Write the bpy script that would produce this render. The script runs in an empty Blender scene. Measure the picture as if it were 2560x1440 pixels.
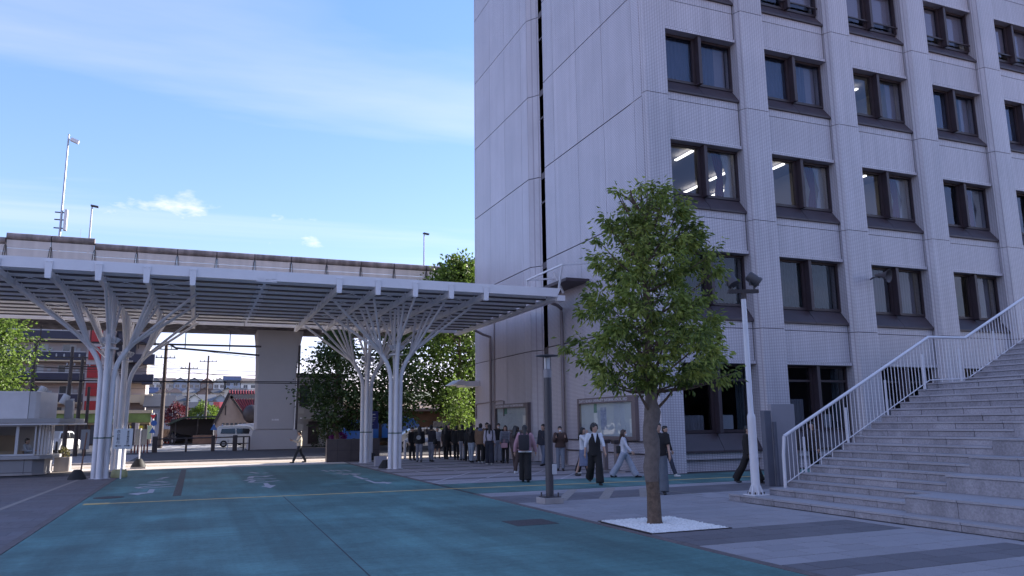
import bpy, bmesh, math, random
import numpy as np
from mathutils import Vector, Matrix
random.seed(7); RNG = np.random.default_rng(7)
D = bpy.data; SC = bpy.context.scene; COL = SC.collection
R = math.radians

# ------------------------------------------------------------------ camera
def setup_camera(f_px=1920.0, yaw=22.2, pitch=9.97, roll=0.7, h=1.75):
    y, p, r = R(yaw), R(pitch), R(roll)
    F = Vector((math.sin(y)*math.cos(p), math.cos(y)*math.cos(p), math.sin(p)))
    R0 = Vector((math.cos(y), -math.sin(y), 0)); U0 = R0.cross(F)
    Rt = R0*math.cos(r) - U0*math.sin(r); Up = U0*math.cos(r) + R0*math.sin(r)
    cam = D.cameras.new('camera'); o = D.objects.new('camera', cam); COL.objects.link(o)
    cam.sensor_width = 36.0; cam.lens = f_px/2560*36.0; cam.clip_start = 0.05; cam.clip_end = 4000
    M = Matrix((Rt, Up, -F)).transposed().to_4x4(); M.translation = Vector((0, 0, h))
    o.matrix_world = M; SC.camera = o
setup_camera()

# ------------------------------------------------------------------ sun, sky, exposure
SUN_AZ, SUN_EL = 15.5, 21.0            # azimuth from +X towards +Y
sd = Vector((math.cos(R(SUN_AZ))*math.cos(R(SUN_EL)), math.sin(R(SUN_AZ))*math.cos(R(SUN_EL)), math.sin(R(SUN_EL))))
sl = D.lights.new('sun', 'SUN'); so = D.objects.new('sun', sl); COL.objects.link(so)
sl.energy = 5.0; sl.angle = R(0.53); sl.color = (1.0, 0.93, 0.84)
so.rotation_euler = sd.to_track_quat('Z', 'Y').to_euler(); so.location = (60, 30, 60)

W = D.worlds.new('World'); SC.world = W; W.use_nodes = True
nt = W.node_tree; nt.nodes.clear()
def wn(t, **k):
    n = nt.nodes.new(t)
    for a, b in k.items(): setattr(n, a, b)
    return n
sky = wn('ShaderNodeTexSky', sky_type='NISHITA', sun_disc=False)
sky.sun_elevation = R(SUN_EL); sky.sun_rotation = R(90 - SUN_AZ)
sky.altitude = 50; sky.air_density = 1.0; sky.dust_density = 0.0; sky.ozone_density = 5.0
bg = wn('ShaderNodeBackground'); bg.inputs['Strength'].default_value = 0.15
out = wn('ShaderNodeOutputWorld')
tc = wn('ShaderNodeTexCoord')
# thin high cloud: streaks on the sky dome, denser towards the horizon
sep = wn('ShaderNodeSeparateXYZ'); nt.links.new(tc.outputs['Generated'], sep.inputs[0])
zc = wn('ShaderNodeMath', operation='MAXIMUM'); nt.links.new(sep.outputs['Z'], zc.inputs[0]); zc.inputs[1].default_value = 0.04
dx = wn('ShaderNodeMath', operation='DIVIDE'); nt.links.new(sep.outputs['X'], dx.inputs[0]); nt.links.new(zc.outputs[0], dx.inputs[1])
dy = wn('ShaderNodeMath', operation='DIVIDE'); nt.links.new(sep.outputs['Y'], dy.inputs[0]); nt.links.new(zc.outputs[0], dy.inputs[1])
cmb = wn('ShaderNodeCombineXYZ'); nt.links.new(dx.outputs[0], cmb.inputs[0]); nt.links.new(dy.outputs[0], cmb.inputs[1])
mp = wn('ShaderNodeMapping'); nt.links.new(cmb.outputs[0], mp.inputs[0])
mp.inputs['Rotation'].default_value = (0, 0, R(38)); mp.inputs['Scale'].default_value = (0.32, 1.0, 1.0)
n1 = wn('ShaderNodeTexNoise'); nt.links.new(mp.outputs[0], n1.inputs['Vector'])
n1.inputs['Scale'].default_value = 0.62; n1.inputs['Detail'].default_value = 7; n1.inputs['Roughness'].default_value = 0.5
n1.inputs['Distortion'].default_value = 0.5
cr = wn('ShaderNodeMapRange'); nt.links.new(n1.outputs['Fac'], cr.inputs[0])
cr.inputs[1].default_value = 0.45; cr.inputs[2].default_value = 0.78; cr.inputs[3].default_value = 0.0; cr.inputs[4].default_value = 0.36
# small cumulus low over the horizon
mp2 = wn('ShaderNodeMapping'); nt.links.new(tc.outputs['Generated'], mp2.inputs[0]); mp2.inputs['Scale'].default_value = (1, 1, 2.4)
mp2.inputs['Location'].default_value = (0.35, 0.1, 0.0)
n2 = wn('ShaderNodeTexNoise'); nt.links.new(mp2.outputs[0], n2.inputs['Vector'])
n2.inputs['Scale'].default_value = 7.0; n2.inputs['Detail'].default_value = 9; n2.inputs['Roughness'].default_value = 0.6
c2 = wn('ShaderNodeMapRange'); nt.links.new(n2.outputs['Fac'], c2.inputs[0])
c2.inputs[1].default_value = 0.63; c2.inputs[2].default_value = 0.80; c2.inputs[4].default_value = 0.6
lo = wn('ShaderNodeMapRange'); nt.links.new(sep.outputs['Z'], lo.inputs[0])
lo.inputs[1].default_value = 0.34; lo.inputs[2].default_value = 0.24
cm = wn('ShaderNodeMath', operation='MULTIPLY'); nt.links.new(c2.outputs[0], cm.inputs[0]); nt.links.new(lo.outputs[0], cm.inputs[1])
mx0 = wn('ShaderNodeMath', operation='MAXIMUM'); nt.links.new(cr.outputs[0], mx0.inputs[0]); nt.links.new(cm.outputs[0], mx0.inputs[1])
gm = wn('ShaderNodeGamma'); gm.inputs[1].default_value = 0.66; nt.links.new(sky.outputs[0], gm.inputs[0])      # soften the sky's range
hs = wn('ShaderNodeHueSaturation'); hs.inputs['Saturation'].default_value = 1.3; hs.inputs['Value'].default_value = 1.2; nt.links.new(gm.outputs[0], hs.inputs['Color'])
mix = wn('ShaderNodeMixRGB'); nt.links.new(mx0.outputs[0], mix.inputs[0]); nt.links.new(hs.outputs[0], mix.inputs[1])
mix.inputs[2].default_value = (3.9, 4.7, 5.2, 1)
tn = wn('ShaderNodeMixRGB', blend_type='MULTIPLY'); tn.inputs[0].default_value = 1.0; tn.inputs[2].default_value = (1.38, 0.94, 1.0, 1)   # periwinkle cast of this sky
nt.links.new(mix.outputs[0], tn.inputs[1]); nt.links.new(tn.outputs[0], bg.inputs[0]); nt.links.new(bg.outputs[0], out.inputs[0])

SC.render.engine = 'CYCLES'
vs = SC.view_settings; vs.view_transform = 'Standard'; vs.look = 'None'; vs.gamma = 1.0; vs.exposure = 1.57; vs.use_curve_mapping = False
SC.cycles.max_bounces = 8; SC.cycles.transparent_max_bounces = 16

# ------------------------------------------------------------------ materials
MATS = {}
def mat(name, color=None, rough=0.7, metal=0.0, var=0.0, vscale=2.0, bump=0.0, bscale=40.0, island=0.0, objrand=0.0,
        emit=None, estr=0.0, spec=0.5, stain=0.0, transl=0.0, coat=0.0, wear=0):
    if name in MATS: return MATS[name]
    m = D.materials.new(name); m.use_nodes = True; MATS[name] = m
    t = m.node_tree; b = t.nodes['Principled BSDF']; L = t.links.new
    b.inputs['Roughness'].default_value = rough; b.inputs['Metallic'].default_value = metal
    b.inputs['Specular IOR Level'].default_value = spec
    if coat: b.inputs['Coat Weight'].default_value = coat
    col = (*color, 1); b.inputs['Base Color'].default_value = col
    m.diffuse_color = col
    cur = None
    def N(ty, **k):
        n = t.nodes.new(ty)
        for a, c in k.items(): setattr(n, a, c)
        return n
    if var or stain or bump or island or objrand:
        g = N('ShaderNodeNewGeometry')
        val = None
        def addv(sock, amt):
            nonlocal val
            mr = N('ShaderNodeMapRange'); L(sock, mr.inputs[0]); mr.inputs[3].default_value = 1-amt; mr.inputs[4].default_value = 1+amt
            if val is None: val = mr.outputs[0]
            else:
                mm = N('ShaderNodeMath', operation='MULTIPLY'); L(val, mm.inputs[0]); L(mr.outputs[0], mm.inputs[1]); val = mm.outputs[0]
        if var:
            n = N('ShaderNodeTexNoise'); L(g.outputs['Position'], n.inputs['Vector']); n.inputs['Scale'].default_value = vscale
            n.inputs['Detail'].default_value = 6; n.inputs['Roughness'].default_value = 0.6
            st = N('ShaderNodeMapRange'); L(n.outputs['Fac'], st.inputs[0]); st.inputs[1].default_value = 0.3; st.inputs[2].default_value = 0.7
            addv(st.outputs[0], var)
        if stain:
            n = N('ShaderNodeTexNoise'); mpp = N('ShaderNodeMapping'); L(g.outputs['Position'], mpp.inputs[0]); mpp.inputs['Scale'].default_value = (1.6, 1.6, 0.16)
            L(mpp.outputs[0], n.inputs['Vector']); n.inputs['Scale'].default_value = 1.4; n.inputs['Detail'].default_value = 8
            st = N('ShaderNodeMapRange'); L(n.outputs['Fac'], st.inputs[0]); st.inputs[1].default_value = 0.35; st.inputs[2].default_value = 0.65
            addv(st.outputs[0], stain)
        if wear:                                   # tyre tracks along y, broom streaks along x, pale scuffed patches
            for scl, lo_, hi_, amt, sd_ in (((1.7,.05,1),.38,.62,.16,1.0), ((.25,5.5,1),.35,.65,.12,1.3), ((.5,.30,1),.46,.62,.22,.9), ((14,14,14),.35,.7,.16,1.0)):
                n = N('ShaderNodeTexNoise'); mpp = N('ShaderNodeMapping'); L(g.outputs['Position'], mpp.inputs[0]); mpp.inputs['Scale'].default_value = scl
                L(mpp.outputs[0], n.inputs['Vector']); n.inputs['Scale'].default_value = sd_; n.inputs['Detail'].default_value = 7; n.inputs['Roughness'].default_value = .62
                st = N('ShaderNodeMapRange'); L(n.outputs['Fac'], st.inputs[0]); st.inputs[1].default_value = lo_; st.inputs[2].default_value = hi_; addv(st.outputs[0], amt)
        if island: addv(g.outputs['Random Per Island'], island)
        if objrand:
            oi = N('ShaderNodeObjectInfo'); addv(oi.outputs['Random'], objrand)
        if val is not None:
            mx = N('ShaderNodeVectorMath', operation='SCALE'); mx.inputs[0].default_value = color
            L(val, mx.inputs['Scale']); L(mx.outputs[0], b.inputs['Base Color'])
        if bump:
            n = N('ShaderNodeTexNoise'); L(g.outputs['Position'], n.inputs['Vector']); n.inputs['Scale'].default_value = bscale; n.inputs['Detail'].default_value = 4
            bp = N('ShaderNodeBump'); L(n.outputs['Fac'], bp.inputs['Height']); bp.inputs['Strength'].default_value = bump; bp.inputs['Distance'].default_value = 0.02
            L(bp.outputs[0], b.inputs['Normal'])
    if emit:
        b.inputs['Emission Color'].default_value = (*emit, 1); b.inputs['Emission Strength'].default_value = estr
    if transl:
        tr = N('ShaderNodeBsdfTranslucent'); tr.inputs[0].default_value = col
        ms = N('ShaderNodeMixShader'); ms.inputs[0].default_value = transl
        o = t.nodes['Material Output']; L(b.outputs[0], ms.inputs[1]); L(tr.outputs[0], ms.inputs[2]); L(ms.outputs[0], o.inputs[0])
        if b.inputs['Base Color'].is_linked: L(b.inputs['Base Color'].links[0].from_socket, tr.inputs[0])
    return m

def tile_mat(name, c1, c2, mortar, tw=0.1, th=0.05, rough=0.35, offset=0.0, gap=0.006, spec=0.5):
    m = D.materials.new(name); m.use_nodes = True; MATS[name] = m
    t = m.node_tree; b = t.nodes['Principled BSDF']; L = t.links.new
    def N(ty, **k):
        n = t.nodes.new(ty)
        for a, c in k.items(): setattr(n, a, c)
        return n
    g = N('ShaderNodeNewGeometry'); sn = N('ShaderNodeSeparateXYZ'); L(g.outputs['True Normal'], sn.inputs[0])
    ax = N('ShaderNodeMath', operation='ABSOLUTE'); L(sn.outputs[0], ax.inputs[0])
    ay = N('ShaderNodeMath', operation='ABSOLUTE'); L(sn.outputs[1], ay.inputs[0])
    sp = N('ShaderNodeSeparateXYZ'); L(g.outputs['Position'], sp.inputs[0])
    u1 = N('ShaderNodeMath', operation='MULTIPLY'); L(sp.outputs[0], u1.inputs[0]); L(ay.outputs[0], u1.inputs[1])
    u2 = N('ShaderNodeMath', operation='MULTIPLY_ADD'); L(sp.outputs[1], u2.inputs[0]); L(ax.outputs[0], u2.inputs[1]); L(u1.outputs[0], u2.inputs[2])
    cb = N('ShaderNodeCombineXYZ'); L(u2.outputs[0], cb.inputs[0]); L(sp.outputs[2], cb.inputs[1])
    br = N('ShaderNodeTexBrick'); L(cb.outputs[0], br.inputs['Vector']); br.offset = offset
    br.inputs['Color1'].default_value = (*c1, 1); br.inputs['Color2'].default_value = (*c2, 1); br.inputs['Mortar'].default_value = (*mortar, 1)
    br.inputs['Scale'].default_value = 1.0; br.inputs['Brick Width'].default_value = tw; br.inputs['Row Height'].default_value = th
    br.inputs['Mortar Size'].default_value = gap; br.inputs['Mortar Smooth'].default_value = 0.2
    n = N('ShaderNodeTexNoise'); L(g.outputs['Position'], n.inputs['Vector']); n.inputs['Scale'].default_value = 0.6; n.inputs['Detail'].default_value = 8
    mr = N('ShaderNodeMapRange'); L(n.outputs['Fac'], mr.inputs[0]); mr.inputs[1].default_value = .3; mr.inputs[2].default_value = .7; mr.inputs[3].default_value = .93; mr.inputs[4].default_value = 1.05
    sc = N('ShaderNodeVectorMath', operation='SCALE'); L(br.outputs['Color'], sc.inputs[0]); L(mr.outputs[0], sc.inputs['Scale'])
    # faint vertical rain streaks
    n3 = N('ShaderNodeTexNoise'); mp3 = N('ShaderNodeMapping'); L(g.outputs['Position'], mp3.inputs[0]); mp3.inputs['Scale'].default_value = (3, 3, .12); L(mp3.outputs[0], n3.inputs['Vector'])
    n3.inputs['Scale'].default_value = 1.3; n3.inputs['Detail'].default_value = 6
    mr3 = N('ShaderNodeMapRange'); L(n3.outputs['Fac'], mr3.inputs[0]); mr3.inputs[1].default_value = .35; mr3.inputs[2].default_value = .7; mr3.inputs[3].default_value = 1.03; mr3.inputs[4].default_value = .90
    sc2 = N('ShaderNodeVectorMath', operation='SCALE'); L(sc.outputs[0], sc2.inputs[0]); L(mr3.outputs[0], sc2.inputs['Scale'])
    oi = N('ShaderNodeObjectInfo'); mo = N('ShaderNodeMapRange'); L(oi.outputs['Random'], mo.inputs[0]); mo.inputs[3].default_value = .95; mo.inputs[4].default_value = 1.04
    sc3 = N('ShaderNodeVectorMath', operation='SCALE'); L(sc2.outputs[0], sc3.inputs[0]); L(mo.outputs[0], sc3.inputs['Scale'])
    L(sc3.outputs[0], b.inputs['Base Color'])
    bp = N('ShaderNodeBump'); bp.invert = True; L(br.outputs['Fac'], bp.inputs['Height']); bp.inputs['Strength'].default_value = 0.35; bp.inputs['Distance'].default_value = 0.006
    L(bp.outputs[0], b.inputs['Normal']); b.inputs['Roughness'].default_value = rough; b.inputs['Specular IOR Level'].default_value = spec
    return m

def glass_mat(name, tint=(0.45, 0.47, 0.5), ior=1.75, base=0.06, gloss=(0.9, 0.93, 1.0)):
    m = D.materials.new(name); m.use_nodes = True; MATS[name] = m
    t = m.node_tree; t.nodes.clear(); L = t.links.new
    o = t.nodes.new('ShaderNodeOutputMaterial'); tr = t.nodes.new('ShaderNodeBsdfTransparent'); gl = t.nodes.new('ShaderNodeBsdfGlossy')
    fr = t.nodes.new('ShaderNodeFresnel'); fr.inputs[0].default_value = ior
    ma = t.nodes.new('ShaderNodeMath'); ma.operation = 'ADD'; ma.use_clamp = True; ma.inputs[1].default_value = base; L(fr.outputs[0], ma.inputs[0])
    g0 = t.nodes.new('ShaderNodeNewGeometry'); inv = t.nodes.new('ShaderNodeMath'); inv.operation = 'SUBTRACT'; inv.inputs[0].default_value = 1.0; L(g0.outputs['Backfacing'], inv.inputs[1])
    mu = t.nodes.new('ShaderNodeMath'); mu.operation = 'MULTIPLY'; L(ma.outputs[0], mu.inputs[0]); L(inv.outputs[0], mu.inputs[1])
    ms = t.nodes.new('ShaderNodeMixShader'); L(mu.outputs[0], ms.inputs[0]); L(tr.outputs[0], ms.inputs[1]); L(gl.outputs[0], ms.inputs[2]); L(ms.outputs[0], o.inputs[0])
    tr.inputs[0].default_value = (*tint, 1); gl.inputs['Roughness'].default_value = 0.01; gl.inputs['Color'].default_value = (*gloss, 1)
    # slightly wavy float glass
    n = t.nodes.new('ShaderNodeTexNoise'); n.inputs['Scale'].default_value = 0.9
    g = t.nodes.new('ShaderNodeNewGeometry'); L(g.outputs['Position'], n.inputs['Vector'])
    bp = t.nodes.new('ShaderNodeBump'); bp.inputs['Strength'].default_value = 0.08; bp.inputs['Distance'].default_value = 0.05; L(n.outputs['Fac'], bp.inputs['Height']); L(bp.outputs[0], gl.inputs['Normal'])
    return m

# ------------------------------------------------------------------ mesh helpers
class MB:
    def __init__(s): s.v = []; s.f = []; s.m = []
    def add(s, vs_, fs, mi=0):
        b = len(s.v); s.v.extend(tuple(p) for p in vs_)
        for f in fs: s.f.append(tuple(i+b for i in f)); s.m.append(mi)
        return s
    def box(s, x0, x1, y0, y1, z0, z1, mi=0):
        return s.add([(x0,y0,z0),(x1,y0,z0),(x1,y1,z0),(x0,y1,z0),(x0,y0,z1),(x1,y0,z1),(x1,y1,z1),(x0,y1,z1)],
                     [(0,3,2,1),(4,5,6,7),(0,1,5,4),(1,2,6,5),(2,3,7,6),(3,0,4,7)], mi)
    def obox(s, c, size, rz=0.0, mi=0, rx=0.0, ry=0.0):
        M = Matrix.Translation(c) @ Matrix.Rotation(rz,4,'Z') @ Matrix.Rotation(rx,4,'X') @ Matrix.Rotation(ry,4,'Y')
        a, b, d = size[0]/2, size[1]/2, size[2]/2
        return s.add([M @ Vector(p) for p in [(-a,-b,-d),(a,-b,-d),(a,b,-d),(-a,b,-d),(-a,-b,d),(a,-b,d),(a,b,d),(-a,b,d)]],
                     [(0,3,2,1),(4,5,6,7),(0,1,5,4),(1,2,6,5),(2,3,7,6),(3,0,4,7)], mi)
    def bar(s, p0, p1, w, h, mi=0):
        p0, p1 = Vector(p0), Vector(p1); d = (p1-p0).normalized(); up = Vector((0,0,1))
        if abs(d.z) > 0.98: up = Vector((0,1,0))
        r = d.cross(up).normalized(); u = r.cross(d)
        vs_ = [p + r*a*w/2 + u*b*h/2 for p in (p0, p1) for a, b in ((-1,-1),(1,-1),(1,1),(-1,1))]
        return s.add(vs_, [(0,1,2,3),(7,6,5,4),(0,4,5,1),(1,5,6,2),(2,6,7,3),(3,7,4,0)], mi)
    def tube(s, pts, rad, n=8, mi=0, caps=True, flat=None, ref=None):
        pts = [Vector(p) for p in pts]; k = len(pts)
        if not hasattr(rad, '__len__'): rad = [rad]*k
        rings = []; up = Vector(ref) if ref else None
        for i, p in enumerate(pts):
            d = (pts[min(i+1,k-1)] - pts[max(i-1,0)]).normalized()
            if up is None:
                up = Vector((0,0,1)) if abs(d.z) < 0.9 else Vector((1,0,0))
            r = up - d*up.dot(d)
            r = r.normalized() if r.length > 1e-6 else d.orthogonal().normalized()
            if not ref: up = r
            q = d.cross(r)
            rr = rad[i] if hasattr(rad[i], '__len__') else (rad[i], rad[i])
            rings.append([p + r*math.cos(2*math.pi*j/n)*rr[0] + q*math.sin(2*math.pi*j/n)*rr[1] for j in range(n)])
        vs_ = [v for rg in rings for v in rg]; fs = []
        for i in range(k-1):
            for j in range(n): fs.append((i*n+j, i*n+(j+1)%n, (i+1)*n+(j+1)%n, (i+1)*n+j))
        if caps: fs.append(tuple(reversed(range(n)))); fs.append(tuple(range((k-1)*n, k*n)))
        return s.add(vs_, fs, mi)
    def prism(s, poly, z0, z1, mi=0, axis='z'):
        n = len(poly)
        f = {'z': lambda a,b,c:(a,b,c), 'y': lambda a,b,c:(a,c,b), 'x': lambda a,b,c:(c,a,b)}[axis]
        vs_ = [f(a,b,z0) for a,b in poly] + [f(a,b,z1) for a,b in poly]
        return s.add(vs_, [tuple(reversed(range(n))), tuple(range(n,2*n))] + [(i,(i+1)%n,n+(i+1)%n,n+i) for i in range(n)], mi)
    def lathe(s, prof, c=(0,0,0), n=16, mi=0, M=None):
        vs_ = []; fs = []
        for r, z in prof:
            for j in range(n):
                p = Vector((r*math.cos(2*math.pi*j/n), r*math.sin(2*math.pi*j/n), z))
                if M: p = M @ p
                vs_.append(p + Vector(c))
        k = len(prof)
        for i in range(k-1):
            for j in range(n): fs.append((i*n+j, i*n+(j+1)%n, (i+1)*n+(j+1)%n, (i+1)*n+j))
        fs.append(tuple(reversed(range(n)))); fs.append(tuple(range((k-1)*n, k*n)))
        return s.add(vs_, fs, mi)
    def ell(s, c, r, n=10, k=7, mi=0, M=None):
        vs_ = []; fs = []; c = Vector(c)
        for i in range(1, k):
            a = math.pi*i/k
            for j in range(n):
                b = 2*math.pi*j/n
                p = Vector((r[0]*math.sin(a)*math.cos(b), r[1]*math.sin(a)*math.sin(b), r[2]*math.cos(a)))
                vs_.append(c + (M @ p if M else p))
        for pz in (r[2], -r[2]):
            p = Vector((0,0,pz)); vs_.append(c + (M @ p if M else p))
        T, B = (k-1)*n, (k-1)*n+1
        for i in range(k-2):
            for j in range(n): fs.append((i*n+j, (i+1)*n+j, (i+1)*n+(j+1)%n, i*n+(j+1)%n))
        for j in range(n):
            fs.append((T, j, (j+1)%n)); fs.append((B, (k-2)*n+(j+1)%n, (k-2)*n+j))
        return s.add(vs_, fs, mi)
    def quad(s, a, b, c, d, mi=0): return s.add([a,b,c,d], [(0,1,2,3)], mi)
    def mesh(s, name, mats, smooth=False, bevel=0.0, off=(0,0,0), fix=True):
        me = D.meshes.new(name)
        o = Vector(off)
        me.from_pydata([tuple(Vector(p)-o) for p in s.v] if o.length else s.v, [], s.f)
        for m in (mats if isinstance(mats, (list, tuple)) else [mats]): me.materials.append(m)
        if any(s.m): me.polygons.foreach_set('material_index', s.m)
        if fix or bevel:
            bm = bmesh.new(); bm.from_mesh(me)
            if fix: bmesh.ops.recalc_face_normals(bm, faces=bm.faces)
            if bevel:
                es = [e for e in bm.edges if len(e.link_faces) == 2 and e.calc_face_angle(0) > 0.5]
                bmesh.ops.bevel(bm, geom=es, offset=bevel, segments=2, affect='EDGES', profile=0.6, clamp_overlap=True)
            bm.to_mesh(me); bm.free()
        if smooth:
            me.polygons.foreach_set('use_smooth', [True]*len(me.polygons))
            if smooth != 'all': 
                try: me.set_sharp_from_angle(angle=R(38))
                except Exception: pass
        me.update(); return me
    def build(s, name, mats, parent=None, smooth=False, bevel=0.0, fix=True):
        if parent is None:
            a = np.array(s.v, float); off = ((a[:,0].min()+a[:,0].max())/2, (a[:,1].min()+a[:,1].max())/2, a[:,2].min())
            o = D.objects.new(name, s.mesh(name, mats, smooth, bevel, off, fix)); o.location = off
        else:
            o = D.objects.new(name, s.mesh(name, mats, smooth, bevel, fix=fix))
        COL.objects.link(o)
        if parent: setp(o, parent)
        return o

def wmat(o):
    return (wmat(o.parent) @ o.matrix_parent_inverse @ o.matrix_basis) if o.parent else o.matrix_basis.copy()
def setp(o, parent):
    o.parent = parent; o.matrix_parent_inverse = wmat(parent).inverted()
def inst(name, me, loc, parent=None, rz=0.0, scale=None):
    o = D.objects.new(name, me); COL.objects.link(o); o.location = loc; o.rotation_euler = (0,0,rz)
    if scale: o.scale = scale
    if parent: setp(o, parent)
    return o
def tag(o, label, cat, group=None):
    o['label'] = label; o['category'] = cat
    if group: o['group'] = group
    return o
def struct(o): o['kind'] = 'structure'; return o
def stuff(o): o['kind'] = 'stuff'; return o
def thing(name, label, cat, loc=(0,0,0), group=None):
    o = D.objects.new(name, None); COL.objects.link(o); o.location = loc; o.empty_display_size = 0.2
    return tag(o, label, cat, group)
def copy_tree(o, parent=None):
    c = o.copy(); COL.objects.link(c)
    if parent: c.parent = parent; c.matrix_parent_inverse = o.matrix_parent_inverse.copy()
    for ch in list(o.children): copy_tree(ch, c)
    return c
def text_mesh(txt, size, mat_, name, M, parent=None, depth=0.004, align='LEFT'):
    cu = D.curves.new('txt', 'FONT'); cu.body = txt; cu.size = size; cu.extrude = depth/2; cu.align_x = align; cu.resolution_u = 3
    t = D.objects.new('txt', cu); COL.objects.link(t); bpy.context.view_layer.update()
    dg = bpy.context.evaluated_depsgraph_get(); me = D.meshes.new_from_object(t.evaluated_get(dg)); D.objects.remove(t); D.curves.remove(cu)
    me.transform(M); me.materials.clear(); me.materials.append(mat_); me.name = name
    o = D.objects.new(name, me); COL.objects.link(o)
    if parent: setp(o, parent)
    return o
SC.cycles.use_denoising = True
# ------------------------------------------------------------------ shared materials
m_ground = mat('asphalt', (0.062, 0.058, 0.066), 0.9, var=0.22, vscale=1.5, bump=0.4, bscale=60)
m_teal = mat('teal_coating', (0.074, 0.178, 0.174), 0.62, var=0.22, vscale=0.55, bump=0.35, bscale=55, wear=1)
m_paver = mat('granite_paver', (0.29, 0.272, 0.29), 0.75, var=0.16, vscale=55, objrand=0.08, island=0.07, bump=0.15, bscale=80)
m_paver_dk = mat('dark_paver', (0.145, 0.134, 0.147), 0.75, var=0.16, vscale=40, objrand=0.10, island=0.1, bump=0.15, bscale=80)
m_bed = mat('paver_joint', (0.055, 0.050, 0.055), 0.9, var=0.2)
m_edge = mat('edging_stone', (0.13, 0.105, 0.105), 0.8, var=0.2, vscale=12, objrand=0.12)
m_white = mat('white_road_paint', (0.42, 0.40, 0.43), 0.7, var=0.25, vscale=6)
m_white2 = mat('bright_road_paint', (0.62, 0.60, 0.60), 0.7, var=0.2, vscale=6)
m_yellow = mat('tactile_yellow', (0.60, 0.43, 0.19), 0.75, var=0.2, vscale=5)
m_beige = mat('beige_line', (0.28, 0.245, 0.225), 0.8, var=0.2, vscale=8)
m_gran = mat('step_granite', (0.285, 0.27, 0.292), 0.7, var=0.24, vscale=26, objrand=0.12, stain=0.18, bump=0.12, bscale=90)
m_conc = mat('pale_concrete', (0.33, 0.305, 0.30), 0.85, var=0.12, vscale=0.8, stain=0.14, bump=0.2, bscale=12)
m_conc_dk = mat('weathered_concrete', (0.20, 0.17, 0.17), 0.9, var=0.25, vscale=1.6, stain=0.35, bump=0.2, bscale=12)
m_wht_steel = mat('white_painted_steel', (0.66, 0.65, 0.68), 0.35, var=0.05, vscale=3)
m_dk_steel = mat('dark_brown_steel', (0.035, 0.026, 0.028), 0.5, var=0.15, vscale=4)
m_grey_steel = mat("charcoal_steel", (0.055, 0.05, 0.058), 0.45, var=0.1, vscale=4)
m_black = mat('black_rubber', (0.012, 0.011, 0.012), 0.7)
m_iron = mat('cast_iron', (0.05, 0.042, 0.045), 0.6, var=0.3, vscale=20, bump=0.5, bscale=60)
m_gravel = mat('white_pebble', (0.72, 0.71, 0.70), 0.7, island=0.13)
m_soil = mat('soil', (0.10, 0.085, 0.07), 0.95, var=0.3, vscale=10)
m_tile = tile_mat('wall_tile', (0.59, 0.57, 0.61), (0.57, 0.55, 0.59), (0.33, 0.305, 0.345), 0.11, 0.055, rough=0.3, gap=0.014)
m_tile_g = tile_mat('gable_tile', (0.58, 0.55, 0.59), (0.56, 0.53, 0.57), (0.31, 0.28, 0.315), 0.11, 0.055, rough=0.28, offset=0.5, gap=0.013)
m_frame = mat('bronze_frame', (0.040, 0.026, 0.031), 0.45, var=0.1, vscale=3)
m_sill = mat('bronze_sill', (0.048, 0.034, 0.042), 0.5, var=0.18, vscale=2)
m_groove = mat('joint_sealant', (0.05, 0.042, 0.05), 0.9)
m_glass = glass_mat('window_glass', tint=(0.82, 0.83, 0.86), ior=1.62, base=0.015, gloss=(.62,.68,.85))
m_glass_lo = glass_mat('ground_glass', tint=(0.75, 0.76, 0.78), ior=1.5, base=0.0)
m_room = mat('room_wall', (0.33, 0.31, 0.30), 0.9)
m_tubelight = mat('fluorescent_tube', (0.9, 0.9, 0.9), 0.5, emit=(1.0, 0.97, 0.9), estr=1.6)
m_curt_w = mat('white_curtain', (0.66, 0.64, 0.60), 0.9, transl=0.25)
m_curt_r = mat('red_curtain', (0.16, 0.02, 0.03), 0.9)
m_curt_t = mat('teal_curtain', (0.075, 0.10, 0.115), 0.9, var=0.15, vscale=6)
m_curt_b = mat('blue_curtain', (0.13, 0.14, 0.20), 0.9, transl=0.1)
m_blind = mat('roller_blind', (0.30, 0.27, 0.30), 0.9)
m_lace = mat('lace_curtain', (0.42, 0.42, 0.46), 0.9, transl=0.2)
m_paperw = mat('paper', (0.55, 0.57, 0.60), 0.8)

# ------------------------------------------------------------------ ground
b = MB(); b.add([(-1500,-400,-0.03),(1800,-400,-0.03),(1800,2600,-0.03),(-1500,2600,-0.03)], [(0,1,2,3)])
struct(b.build('ground', m_ground))
b = MB(); b.box(-2.45, 6.55, -8, 36.6, -0.028, 0.0)
teal = struct(b.build('teal_pavement', m_teal))
b = MB(); b.box(6.72, 40, 18.95, 22.25, -0.028, 0.001); struct(b.build('teal_footpath', m_teal))

# paver fields: x0,x1,y0,y1 with dark bands by y
def band(y):
    for a, c_ in ((9.5, 10.75), (6.95, 7.95), (12.75, 13.1), (16.2, 17.95), (3.4, 4.6), (0.2, .8), (-3,-1.8)):
        if a <= y <= c_: return True
    return False
def far_band(y): return (y % 2.2) < 0.55
pavers = []
def field(x0, x1, y0, y1, px, py, bandf, skip=None):
    j = 0; y = y0
    while y < y1 - 0.05:
        yy = min(y+py, y1); x = x0 - (px/2 if j % 2 else 0)
        while x < x1 - 0.02:
            a, c_ = max(x, x0), min(x+px, x1)
            if c_-a > 0.05 and not (skip and skip((a+c_)/2, (y+yy)/2)):
                pavers.append((a, c_, y, yy, bandf((y+yy)/2), x0 < -5))
            x += px
        y += py; j += 1
GR = (6.78, 8.25, 10.85, 12.6)      # gravel tree pit
inpit = lambda x, y: GR[0] < x < GR[1] and GR[2] < y < GR[3]
field(6.72, 11.05, 2.0, 18.9, 0.62, 0.42, band, inpit)
near = len(pavers)
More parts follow.
